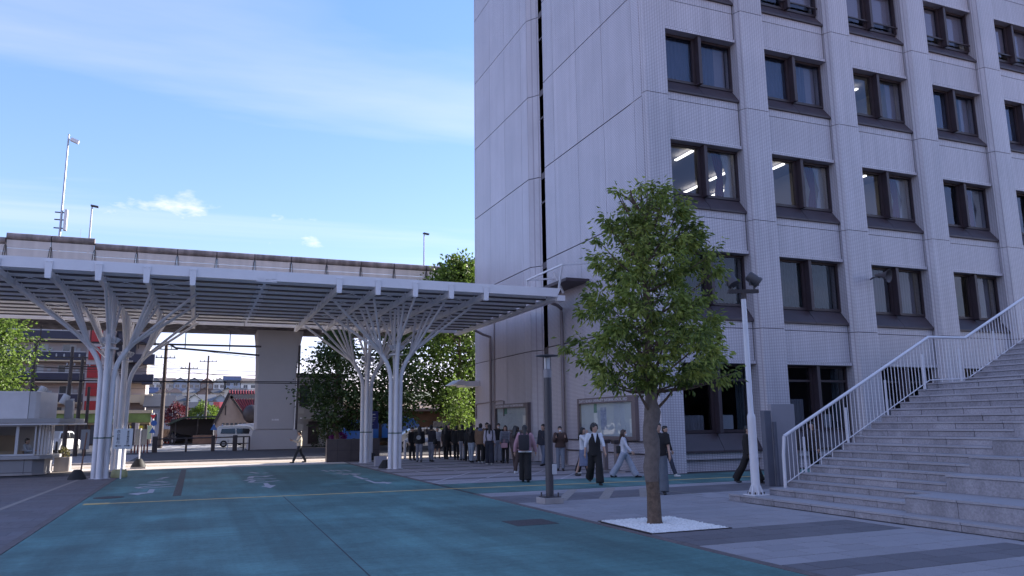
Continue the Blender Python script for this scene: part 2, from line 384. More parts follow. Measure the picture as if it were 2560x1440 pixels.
field(11.05, 22, 13.95, 18.9, 0.6, 0.6, band)
field(6.72, 14.4, 22.3, 40.5, 0.62, 0.55, far_band)
field(-14, -2.6, 10, 33.2, 0.62, 0.55, far_band)
bed = MB()
for a in ((6.70, 11.06, -8, 18.93), (11.06, 40, 13.9, 18.93), (6.70, 40, 22.27, 41), (-14, -2.59, 8, 33.3)):
    bed.box(a[0], a[1], a[2], a[3], -0.029, -0.012)
bed = struct(bed.build('paved_plaza', m_bed))
pavers_sorted = sorted(pavers, key=lambda q: (q[2] - 0) if q[0] > 6 and q[1] < 11.2 and q[2] < 19 else 99 + q[2])
pm = {}
def paver_mesh(w, d, dk):
    k = (round(w, 2), round(d, 2), dk)
    if k not in pm:
        q = MB(); w2, d2 = w-0.009, d-0.009
        q.add([(-w2/2,-d2/2,-.02),(w2/2,-d2/2,-.02),(w2/2,d2/2,-.02),(-w2/2,d2/2,-.02),
               (-w2/2+.004,-d2/2+.004,0),(w2/2-.004,-d2/2+.004,0),(w2/2-.004,d2/2-.004,0),(-w2/2+.004,d2/2-.004,0)],
              [(4,5,6,7),(0,1,5,4),(1,2,6,5),(2,3,7,6),(3,0,4,7)])
        pm[k] = q.mesh('paver', m_paver_dk if dk else m_paver, fix=False)
    return pm[k]
n = 0; rest = [MB(), MB(), MB()]
for a, c_, y0, y1, dk, lf in pavers_sorted:
    zz = random.uniform(-.0015, .0015)
    if n < 300 and a > 6 and c_ < 11.2 and 4.5 < y1 < 19:
        inst('paver', paver_mesh(c_-a, y1-y0, dk), ((a+c_)/2, (y0+y1)/2, zz), bed); n += 1
    else:
        g_ = .003; rest[1 if dk else 2 if lf else 0].add([(a+g_,y0+g_,zz),(c_-g_,y0+g_,zz),(c_-g_,y1-g_,zz),(a+g_,y1-g_,zz)], [(0,1,2,3)])
stuff(rest[0].build('pale_pavers', m_paver, bed, fix=False)); stuff(rest[1].build('dark_pavers', m_paver_dk, bed, fix=False)); stuff(rest[2].build('brown_pavers', mat('brown_paver', (0.135, 0.118, 0.128), 0.75, var=.18, vscale=9, island=.12), bed, fix=False))

# edging stones along the teal surface
eb = MB(); eb.box(-2.6, -2.46, -8, 36.6, -.029, -.006); eb.box(6.56, 6.70, -8, 36.6, -.029, -.006)
edge = struct(eb.build('pavement_edging', m_bed))
q = MB(); q.box(-.068, .068, -.297, .297, -.02, .003); em = q.mesh('edging_stone', m_edge, bevel=.004)
for i in range(56):
    for x in (-2.53, 6.63):
        yy = 3.0 + .6*i
        if x > 0 and 18.9 < yy < 22.3: continue
        inst('edging_stone', em, (x, yy, random.uniform(-.002, .002)), edge)

# far forecourt: sunlit beige paving strip, kerb and road behind
m_fore = mat('beige_block_paving', (0.50, 0.43, 0.37), 0.85, var=0.15, vscale=12)
m_tact = mat('tactile_strip', (0.50, 0.40, 0.29), 0.85, var=0.15, vscale=12)
m_pale = mat('pale_band', (0.60, 0.56, 0.54), 0.85, var=0.12, vscale=6)
b = MB(); b.box(-30, 6.7, 36.66, 42.9, -.029, -.004); fore = struct(b.build('forecourt_paving', m_fore))
b = MB(); b.box(6.7, 40, 41.02, 42.9, -.029, -.004); struct(b.build('forecourt_path', m_fore))
b = MB(); b.box(-30, 6.7, 37.3, 38.6, -.01, 0.0); b.build('pale_band', m_pale, fore)
b = MB()
for i in range(60): b.box(-12+.62*i, -12+.62*i+.58, 39.9, 40.5, -.01, .004)
stuff(b.build('tactile_paving', m_tact, fore))
b = MB(); b.box(-40, 40, 42.95, 43.15, -.029, .09); struct(b.build('kerb', m_conc, bevel=.015))

# ------------------------------------------------------------------ markings on the ground
def stroke(b, pts, w, z=0.004):
    for (x0,y0),(x1,y1) in zip(pts, pts[1:]):
        d = Vector((x1-x0, y1-y0, 0)); L_ = d.length; d /= L_; n_ = Vector((-d.y, d.x, 0))*w/2
        p, q_ = Vector((x0,y0,z)), Vector((x1,y1,z))
        b.add([p-n_, q_-n_, q_+n_, p+n_], [(0,1,2,3)])
b = MB(); stroke(b, [(-2.3, 20.85), (6.6, 20.62), (13.5, 20.2), (24, 20.2)], .16, .0055)
tl = struct(b.build('yellow_tactile_line', m_yellow, fix=False))
b = MB(); b.box(-2.32, -1.78, 20.70, 21.0, .002, .009)
for i in range(5):
    b.box(-2.28+.1*i, -2.22+.1*i, 20.73, 20.97, .008, .014)
tl2 = b.build('warning_block', m_yellow, tl)
DK = [
 # left lane: bent arrow + glyph strokes (ground coordinates)
]
def marking(name, label_, polys, strokes, mat_=None):
    b = MB()
    for pl in polys: b.add([(x,y,.0045) for x,y in pl], [tuple(range(len(pl)))])
    for pts, w in strokes: stroke(b, pts, w, .0045)
    return struct(b.build(name, mat_ or m_white, fix=False))
gw = .17
marking('left_turn_marking', '', [[(-1.12,24.95),(-0.98,24.87),(-0.97,23.61),(-1.24,23.33),(-1.30,22.96),(-1.59,23.54),(-1.33,23.82),(-1.13,23.77)]],
  [([(-0.59,26.88),(-1.52,25.94),(-1.37,25.47),(-0.47,25.84)],gw),([(-1.54,27.16),(-0.92,26.79)],gw),([(-1.26,28.03),(-1.13,28.41),(-0.89,28.05),(-0.74,27.77)],.2),([(-1.04,29.85),(-0.82,30.62)],gw),([(-1.17,29.25),(-0.93,29.17)],gw)])
marking('straight_marking', '', [[(2.04,25.58),(2.17,25.65),(2.18,24.66),(2.33,24.57),(2.08,23.56),(1.88,24.44),(2.01,24.49)]],
  [([(2.62,26.59),(2.10,26.13),(1.69,26.23),(1.87,27.21),(2.21,27.10)],gw),([(1.59,27.16),(1.94,27.93),(2.61,27.58)],gw),([(1.81,28.25),(1.94,29.25),(2.14,29.39)],.2),([(2.06,28.92),(2.68,29.47)],gw),([(2.31,29.13),(2.42,28.69)],.2),([(2.05,32.05),(2.28,31.03)],gw),([(2.46,31.04),(2.63,31.27)],gw)])
marking('right_turn_marking', '', [[(5.13,25.36),(5.26,25.28),(5.22,24.20),(5.42,24.08),(5.46,24.23),(5.66,23.68),(5.39,23.25),(5.41,23.57),(5.12,23.74)],[(5.15,27.59),(5.30,27.69),(5.26,26.00),(5.37,25.93),(5.32,25.70),(5.12,25.75)]],
  [([(4.98,29.66),(5.12,29.36)],.2),([(4.74,29.11),(5.69,28.74)],gw),([(4.92,28.47),(5.05,28.31),(5.23,29.08),(5.45,27.97)],.2),([(4.73,31.67),(4.82,30.68)],.14),([(5.00,31.50),(5.06,30.67)],.14),([(5.22,31.35),(5.31,30.46)],.14),([(5.52,31.39),(5.61,30.30)],.14)])
b = MB()
for a, c_ in [((9.19,34.7),(9.12,29.1)),((9.19,28.6),(9.29,27.0)),((9.29,27.0),(6.75,23.1)),((10.69,34.2),(10.57,29.4)),((10.57,29.4),(10.7,26.8)),((10.7,26.8),(8.9,24.16)),((8.57,23.63),(7.82,22.59)),
              ((7.72,31.08),(7.82,27.05)),((12.07,26.7),(9.33,22.6)),((12.51,24.9),(10.72,22.4)),((12.07,26.7),(12.0,33.5)),((6.75,22.36),(9.5,22.4))]:
    stroke(b, [a, c_], .09, .0045)
struct(b.build('stall_lines', m_white, fix=False))
b = MB()
for a, c_ in [((7.8,16.3),(9.35,18.8)),((8.78,16.1),(10.43,18.7)),((9.85,16.05),(11.2,18.3))]: stroke(b, [a, c_], .24, .0045)
struct(b.build('beige_stall_lines', m_beige, fix=False))
b = MB(); stroke(b, [(11.2,17.2),(11.35,15.9)], .07, .0045); stroke(b, [(-3.94,19.5),(-3.64,30.8)], .13, .0045); stroke(b,[(-6.2,17),(-5.9,26)],.1,.0045)
struct(b.build('paving_lines', m_beige, fix=False))
# drain channel, cracks, manholes
b = MB(); b.box(-.45, -.25, 22.2, 35.6, -.01, .004); dr = struct(b.build('drain_channel', m_iron))
b = MB(); stroke(b, [(1.97,3),(1.99,9.4),(2.05,13),(2.10,17),(2.14,20.6)], .018, .0028); stroke(b, [(-2.4,15.1),(6.5,14.9)], .012, .0028)
struct(b.build('construction_joint', m_groove, fix=False))
b = MB(); b.box(5.22, 6.02, 12.68, 13.44, -.02, .004); b.build('manhole_cover', m_iron, bevel=.003)
D.objects['manhole_cover']['label'] = 'square dark iron access cover set in the teal paving by the tree pit'; D.objects['manhole_cover']['category'] = 'manhole'
b = MB(); b.lathe([(.0,.0),(.36,.0),(.36,.006),(.0,.007)], (-1.95, 22.6, 0), 24)
tag(b.build('manhole_cover', m_iron), 'round dark manhole cover in the teal paving near the left edging', 'manhole')

# tree pit of white gravel
b = MB(); b.box(GR[0]-.04, GR[1]+.04, GR[2]-.04, GR[3]+.04, -.05, -.014); pit = struct(b.build('tree_pit', m_soil))
b = MB()
for a in ((GR[0]-.03,GR[1]+.03,GR[2]-.03,GR[2]),(GR[0]-.03,GR[1]+.03,GR[3],GR[3]+.03),(GR[0]-.03,GR[0],GR[2],GR[3]),(GR[1],GR[1]+.03,GR[2],GR[3])): b.box(*a, -.03, .012)
b.build('pit_frame', m_dk_steel, pit)
b = MB()
oct_f = [(0,1,2),(0,2,3),(0,3,4),(0,4,1),(5,2,1),(5,3,2),(5,4,3),(5,1,4)]
for i in range(7500):
    x, y = random.uniform(GR[0]+.01, GR[1]-.01), random.uniform(GR[2]+.01, GR[3]-.01)
    s_ = random.uniform(.013, .025); z = random.uniform(-.004, .014); a = random.uniform(0, 6.3); sx, sy = s_*random.uniform(.8,1.3), s_
    ca, sa = math.cos(a), math.sin(a); tx, ty = random.uniform(-.3,.3), random.uniform(-.3,.3)
    pv = [(tx*s_,ty*s_,s_*.7)] + [(sx*ca,sx*sa,0),(-sy*sa,sy*ca,0),(-sx*ca,-sx*sa,0),(sy*sa,-sy*ca,0)] + [(0,0,-s_*.7)]
    b.add([(x+p[0], y+p[1], z+p[2]) for p in pv], oct_f)
stuff(b.build('white_gravel', m_gravel, pit, fix=False))

# ------------------------------------------------------------------ the university building
BX = 14.98; PITCH = 4.62; YF = 22.5
J = [1.0, 5.08, 9.18, 13.63, 17.7, 21.8, 25.9]
SILLF = [0.72, 5.42, 9.53, 14.0, 18.12, 22.22]
SPB = [3.78, 7.9, 12.03, 16.45, 20.55, 24.65]
TOP = 36.0; YB = 41.2; XG = 14.5
uni = thing('university_building', 'tall pale tiled campus building with deep bronze windows and battered sills', 'building', (14.5, 22.5, 0))
NB = 5
# pillars, one piece for each storey
def pillar_poly(cx, corner=False):
    p = [(cx-.52,YF),(cx+.52,YF),(cx+.64,YF+.24),(cx+.64,YF+1.0),(cx-.64,YF+1.0),(cx-.64,YF+.24)]
    if corner: p = [(cx-.40,YF),(cx+.52,YF),(cx+.64,YF+.24),(cx+.64,YF+1.0),(XG+.02,YF+1.0),(XG+.02,YF+.20)]
    return p
zs = [0.0] + J[1:] + [TOP]
for k in range(NB+1):
    cx = BX + PITCH*k; poly = pillar_poly(cx, k == 0)
    core = MB(); ctr = (sum(p[0] for p in poly)/len(poly), sum(p[1] for p in poly)/len(poly))
    core.prism([(ctr[0]+(x-ctr[0])*.96, ctr[1]+(y-ctr[1])*.96) for x, y in poly], 0, TOP); core.build('pillar_core', m_groove, uni)
    for z0, z1 in zip(zs, zs[1:]):
        q = MB(); q.prism(poly, z0+(.012 if z0 else 0), z1-.012); q.build('pillar', m_tile, uni)
# spandrels and windows
def wavy(b, x0, x1, y, z0, z1, amp=.035, per=.16, mi=0, taper=None):
    n_ = max(8, int((x1-x0)/per*6)); rows = 5 if taper else 2; vs_ = []; fs = []
    for r_ in range(rows):
        t = r_/(rows-1); z = z0+(z1-z0)*t
        w = 1.0 if not taper else taper[r_]
        for i in range(n_+1):
            u = i/n_; x = x1-(x1-x0)*(1-u)*w if taper else x0+(x1-x0)*u
            vs_.append((x, y+amp*math.sin(2*math.pi*u*(x1-x0)/per+.6*math.sin(3*u)), z))
    for r_ in range(rows-1):
        for i in range(n_): a = r_*(n_+1)+i; fs.append((a, a+1, a+n_+2, a+n_+1))
    b.add(vs_, fs, mi)
YG = YF + .66   # glass plane
for k in range(NB):
    xa, xb = BX+PITCH*k+.645, BX+PITCH*(k+1)-.645
    if True:
        q = MB(); q.box(xa, xb, YF+.5, YF+.9, 0, .40); q.box(xa, xb, YF+.36, YF+.9, .415, SILLF[0]-.07); q.build('base_wall', m_tile, uni)
    for r_ in range(6):
        # spandrel above window r_
        zb, zt = SPB[r_], (SILLF[r_+1] if r_ < 5 else TOP)
        q = MB(); q.box(xa, xb-.05, YF+.33, YF+.74, zb+.13, J[r_+1]-.012); q.build('spandrel', m_tile, uni)
        q = MB(); q.box(xa, xb-.05, YF+.33, YF+.74, J[r_+1]+.012, zt); q.build('spandrel', m_tile, uni)
        q = MB(); q.box(xa, xb-.02, YF+.36, YF+.76, zb+.02, zt-.02); q.build('spandrel_joint', m_groove, uni)
        q = MB(); q.box(xa, xb-.02, YF+.27, YF+.75, zb, zb+.115); q.build('lintel_course', m_tile, uni)
    for r_ in range(6):
        z0, z1 = SILLF[r_], SPB[r_]
        win = MB(); gf = (r_ == 0)
        zg0 = z0 + (.52 if not gf else .60); xm = (xa+xb)/2
        # frame: outer ring + central mullion
        for bx in ((xa, xa+.07, YG-.05, YG+.08, zg0, z1), (xb-.07, xb, YG-.05, YG+.08, zg0, z1), (xa+.071, xb-.071, YG-.05, YG+.08, z1-.09, z1), (xa+.071, xb-.071, YG-.05, YG+.08, zg0, zg0+.10)): win.box(*bx)
        w_ = win.build('window', m_frame, uni)
        q = MB(); q.box(xm-.07, xm+.07, YG-.32, YG+.06, zg0-.02, z1-.001); q.build('mullion', m_sill, w_, bevel=.008)
        q = MB(); q.box(xm-.19, xm-.075, YG-.06, YG+.07, zg0+.101, z1-.091); 
        if gf: q.box(xa+.072, xm-.20, YG-.055, YG+.075, z1-.62, z1-.54); q.box(xm+.08, xb-.072, YG-.055, YG+.075, z1-.62, z1-.54)
        q.build('sash_stile', m_frame, w_)
        mg = m_glass_lo if r_ < 2 else m_glass
        for x0, x1 in ((xa+.07, xm-.07), (xm+.07, xb-.07)):
            q = MB(); q.box(x0, x1, YG+.01, YG+.018, zg0+.08, z1-.08); q.build('pane', mg, w_)
        # sloped sill
        q = MB(); q.prism([(YF+.25, z0-.07), (YF+.25, z0), (YG-.02, zg0-.01), (YG+.06, zg0-.01), (YG+.06, z0-.07)], xa, xm-.008, axis='x')
        q.prism([(YF+.25, z0-.07), (YF+.25, z0), (YG-.02, zg0-.01), (YG+.06, zg0-.01), (YG+.06, z0-.07)], xm+.008, xb, axis='x')
        q.build('sill', m_sill, w_, bevel=.006)
        # furnishings seen through the glass
        if r_ == 1:
            q = MB(); 
            if k != 3: wavy(q, xa+.1, xb-.1, YG+.28, zg0, z1, .03, .14)
            else: wavy(q, xm+.5, xb-.1, YG+.28, zg0, z1, .03, .2)
            q.build('curtain', m_curt_t if k < 2 else m_blind, w_, smooth='all', fix=False)
        elif r_ == 2:
            q = MB(); wavy(q, xb-.62, xb-.12, YG+.22, zg0, z1, .035, .11, taper=[.9,.75,.45,.75,1.0]); q.build('curtain', m_curt_w, w_, smooth='all', fix=False)
            q = MB(); wavy(q, xb-.95, xb-.45, YG+.34, zg0, z1, .035, .11, taper=[.9,.75,.5,.8,1.0]); q.build('drape', m_curt_r, w_, smooth='all', fix=False)
        elif r_ == 3:
            q = MB(); wavy(q, xa+.1, xb-(.62 if k < 3 else 1.3), YG+.25, zg0, z1, .02, .17)
            if k != 2: q.build('curtain', m_curt_b, w_, smooth='all', fix=False)
            q = MB(); q.box(xb-.6, xb-.08, YG+.3, YG+.32, zg0, z1); q.build('blind', m_blind, w_)
        elif r_ >= 4:
            q = MB(); q.box(xa+.08, xb-.08, YG+.10, YG+.11, zg0+.55, z1-.05); q.build('blind', m_blind, w_)
            q = MB(); q.box(xa, xb, YG-.18, YG-.13, zg0+.30, zg0+.36); q.box(xb-.14, xb-.10, YG-.2, YG-.14, zg0, z1); q.build('guard_rail', m_frame, w_)
        else:
            q = MB(); wavy(q, xa+.15, xm-.35, YG+.25, zg0+.1, zg0+(.62 if k == 0 else 1.2), .02, .13); q.build('lace_curtain', m_lace, w_, smooth='all', fix=False)
            q = MB(); q.box(xm+.15, xm+.78, YG+.03, YG+.034, zg0+.12, zg0+.62); q.build('paper_notice', m_paperw, w_)
            q = MB(); wavy(q, xb-.5, xb-.1, YG+.3, zg0, z1, .03, .13); q.build('curtain', m_curt_t, w_, smooth='all', fix=False)
# floor slabs / rooms
for i, z in enumerate([0.0, 4.3, 8.5, 12.8, 17.0, 21.1, 25.3]):
    q = MB(); q.box(XG+.55, BX+PITCH*NB, YG+.12, 34, z-.16, z); q.build('floor_slab', m_room, uni)
q = MB(); q.box(XG+.55, BX+PITCH*NB, 33.5, 34.0, 0, TOP); q.build('room_wall', m_room, uni)
for k in range(NB+1):
    x = BX+PITCH*k
    if k in (0, 2, 3, 5):
        q = MB(); q.box(x-.08, x+.08, YG+.12, 33.5, 0, 25.2); q.build('partition', m_room, uni)
# fluorescent tubes
for z, ks in ((12.45, (0,1,2)), (16.6, (2,)), (8.15, (2,3)), (20.7, (3,))):
    for k in ks:
        x = BX+PITCH*k+2.3
        for dx_, yy in ((-.9, 24.6), (.7, 24.6), (-.9, 26.4), (.7, 26.4), (-.9, 28.4), (.7, 28.4)):
            q = MB(); q.box(x+dx_-.06, x+dx_+.06, yy, yy+1.2, z, z+.05); q.build('ceiling_light', m_tubelight, uni)
# rear + side masses and roof
q = MB(); q.box(XG+.3, BX+PITCH*NB-.6, 34.2, YB-.3, 0, TOP); q.box(BX+PITCH*NB+.66, 75, YF+.4, YB, 0, TOP); q.build('rear_mass', m_tile, uni)
q = MB(); q.box(XG+.1, 75, YF+.5, YB-.05, TOP+.001, TOP+.4); q.build('roof', m_conc, uni)
# gable wall of tiled panels: joints z and y
q = MB(); q.box(XG+.05, XG+.45, YF+.22, 31.3, 0, TOP); q.box(XG+.05, XG+.45, 33.2, YB-.01, 0, TOP); q.build('gable_backing', m_groove, uni)
zj = [0.0, 1.05, 5.08, 9.1, 13.5, 17.75, 21.9, 26.0, 30.2, TOP]
ynear = [YF+.22, 23.27, 25.6, 27.88, 30.2, 31.3]; yfar = [33.2, 34.02, 36.32, 38.55, 41.0, YB]
for ys in (ynear, yfar):
    for y0, y1 in zip(ys, ys[1:]):
        for z0, z1 in zip(zj, zj[1:]):
            q = MB(); q.box(XG, XG+.1, y0+.010, y1-.010, z0+(.02 if z0 else 0), z1-.02); q.build('wall_panel', m_tile_g, uni)
# chamfered pier and dark vertical slot between the two gable halves
for z0, z1 in zip(zj, zj[1:]):
    q = MB(); q.prism([(XG, 33.19), (XG+.62, 32.3), (XG+.9, 32.3), (XG+.9, 33.19)], z0+.015, z1-.015); q.build('slot_pier', m_tile, uni)
q = MB(); q.box(XG+.40, XG+.62, 31.3, 32.6, 0, TOP); q.build('slot_window', m_frame, uni)
q = MB()
for z in zj[2:]: q.box(XG+.34, XG+.40, 31.3, 32.5, z-1.4, z-1.32); q.box(XG+.34, XG+.40, 31.3, 32.5, z-.2, z+.1)
q.box(XG+.36, XG+.40, 31.85, 31.9, 5, TOP)
q.build('slot_transom', m_sill, uni)
q = MB(); q.box(XG+.12, XG+.5, YB-.01, YB+.04, 0, TOP); q.build('corner_trim', m_tile, uni)
# pipes on the gable wall
def pipe(pts, r_, m_, name='downpipe', n_=10):
    q = MB(); q.tube(pts, r_, n_); return q.build(name, m_, uni, smooth=True)
m_pipe = mat('taupe_pipe', (0.19, 0.155, 0.155), 0.45, var=.1)
pipe([(13.3,28.6,6.85),(13.35,28.6,6.68),(13.9,29.0,6.62),(XG-.14,29.6,6.6),(XG-.14,29.6,6.4),(XG-.14,29.6,.05)], .075, m_pipe)
pipe([(13.45,38.2,6.6),(13.9,38.2,6.4),(XG-.12,38.4,6.3),(XG-.12,38.4,6.0),(XG-.12,38.4,.05)], .07, m_pipe)
pipe([(XG-.05,38.0,9),(XG-.05,38.0,.05)], .03, m_pipe, 'conduit', 6)
pipe([(XG-.05,40.9,2.0),(XG-.05,40.9,2.8),(XG-.05,37.2,2.9),(XG-.05,36.7,2.85),(XG-.05,36.7,2.1)], .035, m_pipe, 'conduit', 6)
q = MB()
for z in (.62, 1.05): q.tube([(XG-.06,23.1,z),(XG-.06,30.6,z)], .025, 6)
q.build('handrail', m_dk_steel, uni, smooth=True)
# rooftop-edge service frame where the canopy meets the wall, and the small far awning
q = MB()
for a, c_ in [((13.2,27.0,7.95),(XG,27.0,8.1)),((13.2,30.6,7.95),(XG,30.6,8.1)),((13.2,27.0,7.95),(13.2,30.6,7.95)),((13.3,27.6,7.05),(13.2,27.0,7.95)),((13.3,30.6,7.05),(13.2,30.6,7.95)),((13.9,28.4,7.05),(13.5,28.4,7.9)),((13.2,31.5,7.3),(XG,31.5,7.4)),((13.2,33.2,7.3),(13.2,31.5,7.3))]:
    q.bar(a, c_, .07, .07)
q.build('service_frame', m_wht_steel, uni)
q = MB(); q.box(13.45, XG, 27.2, 31.2, 7.36, 7.48); q.build('flashing_shelf', m_sill, uni)
q = MB(); q.prism([(12.95,3.86),(13.41,4.15),(13.7,4.06),(XG+.02,4.06),(XG+.02,3.78),(13.65,3.78),(13.65,3.85)], 40.4, 42.0, axis='y'); q.build('awning', m_wht_steel, uni)
# loudspeaker on the third pillar is a thing of its own
sp = thing('horn_speaker', 'grey loudspeaker horn bracketed to the tiled pillar above the railing', 'loudspeaker', (24.6, 21.9, 7.1))
Mh = Matrix.Rotation(R(18),4,'Z') @ Matrix.Rotation(R(100),4,'X')
q = MB(); q.lathe([(.05,-.34),(.07,-.2),(.10,-.05),(.20,.12),(.27,.2),(.265,.2),(.19,.12),(.09,-.04),(.04,-.1)], (24.75,21.95,7.28), 20, 0, Mh); q.build('horn', mat('speaker_grey',(.075,.065,.07),.6), sp, smooth=True)
q = MB(); q.tube([(24.62,22.48,7.22),(24.5,22.25,7.24),(24.68,22.15,7.28)], .03, 8); q.lathe([(.07,-.08),(.08,.0),(.07,.08)], (24.72,22.15,7.3), 12, 0, Mh); q.build('bracket', m_grey_steel, sp, smooth=True)

# information boards on the gable wall
m_bfr = mat('board_frame', (0.15, 0.115, 0.115), 0.5, var=.08); m_bback = mat('board_back', (0.42, 0.45, 0.47), 0.85, var=.05)
m_poster = mat('poster_blue', (0.30, 0.33, 0.42), 0.8, var=.3, vscale=8); m_poster2 = mat('poster_white', (0.62, 0.63, 0.60), 0.8, var=.1, vscale=9); m_green = mat('poster_green', (0.10, 0.22, 0.16), 0.8)
m_glass_b = glass_mat('board_glass', tint=(0.95, 0.96, 0.96), ior=1.35, base=0.0)
m_letter = mat('white_letter', (0.62, 0.60, 0.62), 0.6)
def board(y0, y1, z0, z1, label_, cov):
    t = thing('information_board', label_, 'notice board', (XG-.1, (y0+y1)/2, z0))
    x = XG-.16
    q = MB(); q.box(x, XG, y0, y1, z1-.22, z1); q.box(x, XG, y0, y1, z0, z0+.12); q.box(x, XG, y0, y0+.26, z0+.121, z1-.221); q.box(x, XG, y1-.12, y1, z0+.121, z1-.221); q.build('frame', m_bfr, t, bevel=.008)
    q = MB(); q.box(XG-.03, XG, y0+.26, y1-.12, z0+.12, z1-.22); q.build('back_panel', m_bback, t)
    n_ = 4; w = (y1-.12-y0-.26)/n_
    for i in range(n_):
        q = MB(); q.box(x+.03, x+.036, y0+.26+i*w+.006, y0+.26+(i+1)*w-.006, z0+.12, z1-.22); q.build('pane', m_glass_b, t)
    for (a, c_, za, zb_, m_) in cov:
        q = MB(); q.box(XG-.036, XG-.032, y0+a, y0+c_, z0+za, z0+zb_); q.build('poster', m_, t)
    Mt = Matrix.Translation((x-.003, y1-.22, z1-.17)) @ Matrix.Rotation(R(-90),4,'Z') @ Matrix.Rotation(R(90),4,'X') @ Matrix.Scale((y1-y0-.5)/4.05,4,(1,0,0))
    text_mesh('DAITO BUNKA UNIVERSITY INFORMATION BOARD', .165, m_letter, 'lettering', Mt, t)
board(23.8, 28.3, 1.1, 2.68, 'large notice board behind the tree with white lettering across its top rail', [(2.3,2.75,.35,1.2,m_poster),(3.0,3.3,.3,1.0,m_poster2),(3.05,3.3,1.0,1.35,m_green),(.3,.6,.25,.75,m_poster2)])
board(33.4, 37.8, 1.3, 2.7, 'notice board above the waiting crowd with a lettered top rail', [(2.9,3.3,.9,1.25,m_green),(.3,.9,.2,.8,m_poster2)])
# ------------------------------------------------------------------ canopy carried by branching steel trees
m_can = mat('canopy_steel', (0.68, 0.67, 0.70), 0.4, var=.04, vscale=2)
m_canp = mat('canopy_panel', (0.80, 0.78, 0.76), 0.5, transl=0.55)
m_purl = mat('canopy_purlin', (0.72, 0.70, 0.70), 0.45, var=.05, vscale=2)
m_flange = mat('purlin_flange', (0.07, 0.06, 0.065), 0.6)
CX0, CX1, CY0, CY1, CZ = -9.2, 13.25, 27.4, 40.7, 7.05
can = thing('canopy', 'long white steel canopy on branching tree-like columns joining the tiled building', 'canopy', (2.0, 34.0, 0))
XS = 2.02                                             # expansion joint
for x0, x1 in ((CX0, XS-.012), (XS+.012, CX1)):
    q = MB(); q.box(x0, x1, CY0, CY0+.06, 6.70, CZ); q.box(x0, x1, CY0+.061, CY0+.16, 6.70, 6.735)
    if x1 > 10: 
        q = MB(); q.prism([(x0, 6.70), (x1-.12, 6.70), (x1+.05, CZ), (x0, CZ)], CY0, CY0+.06, axis='y'); q.box(x0, x1-.15, CY0+.061, CY0+.16, 6.70, 6.735)
    q.build('fascia', m_can, can, bevel=.006)
    q = MB(); q.box(x0, x1, CY1-.06, CY1, 6.72, CZ); q.build('fascia', m_can, can)
q = MB(); q.box(XS-.3, XS+.3, CY0-.012, CY0-.002, 6.76, 7.03); q.box(XS-.34, XS+.34, CY0-.01, CY0+.02, 6.66, 6.69)
for xx in (-.27,-.2,.2,.27): q.box(XS+xx-.015, XS+xx+.015, CY0-.02, CY0-.01, 6.78, 6.80)
q.build('splice_plate', m_can, can)
NP = 12; dyp = (CY1-CY0-.3)/NP
for i in range(1, NP):
    y = CY0+.15+dyp*i
    for x0, x1 in ((CX0, XS-.05), (XS+.05, CX1-.05)):
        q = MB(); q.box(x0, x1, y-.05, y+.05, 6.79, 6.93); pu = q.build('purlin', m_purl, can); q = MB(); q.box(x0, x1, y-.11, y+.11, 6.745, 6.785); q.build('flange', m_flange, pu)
    q = MB(); q.box(XS-.22, XS+.22, y-.065, y-.052, 6.72, 6.9)
    for xx in (-.2,-.1,.1,.2): q.box(XS+xx-.02, XS+xx+.02, y-.09, y+.09, 6.67, 6.698)
    q.build('splice_plate', m_can, can)
for i in range(NP):
    y0 = CY0+.17+dyp*i
    for x0, x1 in ((CX0, -3.4), (-3.39, XS-.02), (XS+.02, 7.4), (7.41, CX1-.02)):
        q = MB(); q.box(x0, x1, y0, y0+dyp-.045, 6.945, 6.965); q.build('roof_panel', m_canp, can)
q = MB(); q.box(CX1-.1, CX1+.12, CY0+.25, CY1, 6.60, 6.80); q.box(CX1-.16, CX1-.101, CY0+.25, CY1, 6.62, 6.70); q.build('gutter', m_can, can, bevel=.01)
q = MB(); q.box(CX1-.1, CX1+.25, CY0+.02, CY0+.24, 6.55, 6.78); q.build('gutter_end', m_can, can, bevel=.01)
def bez(p0, p1, p2, n_=8):
    p0, p1, p2 = Vector(p0), Vector(p1), Vector(p2)
    return [p0*(1-t)**2 + p1*2*t*(1-t) + p2*t*t for t in [i/(n_-1) for i in range(n_)]]
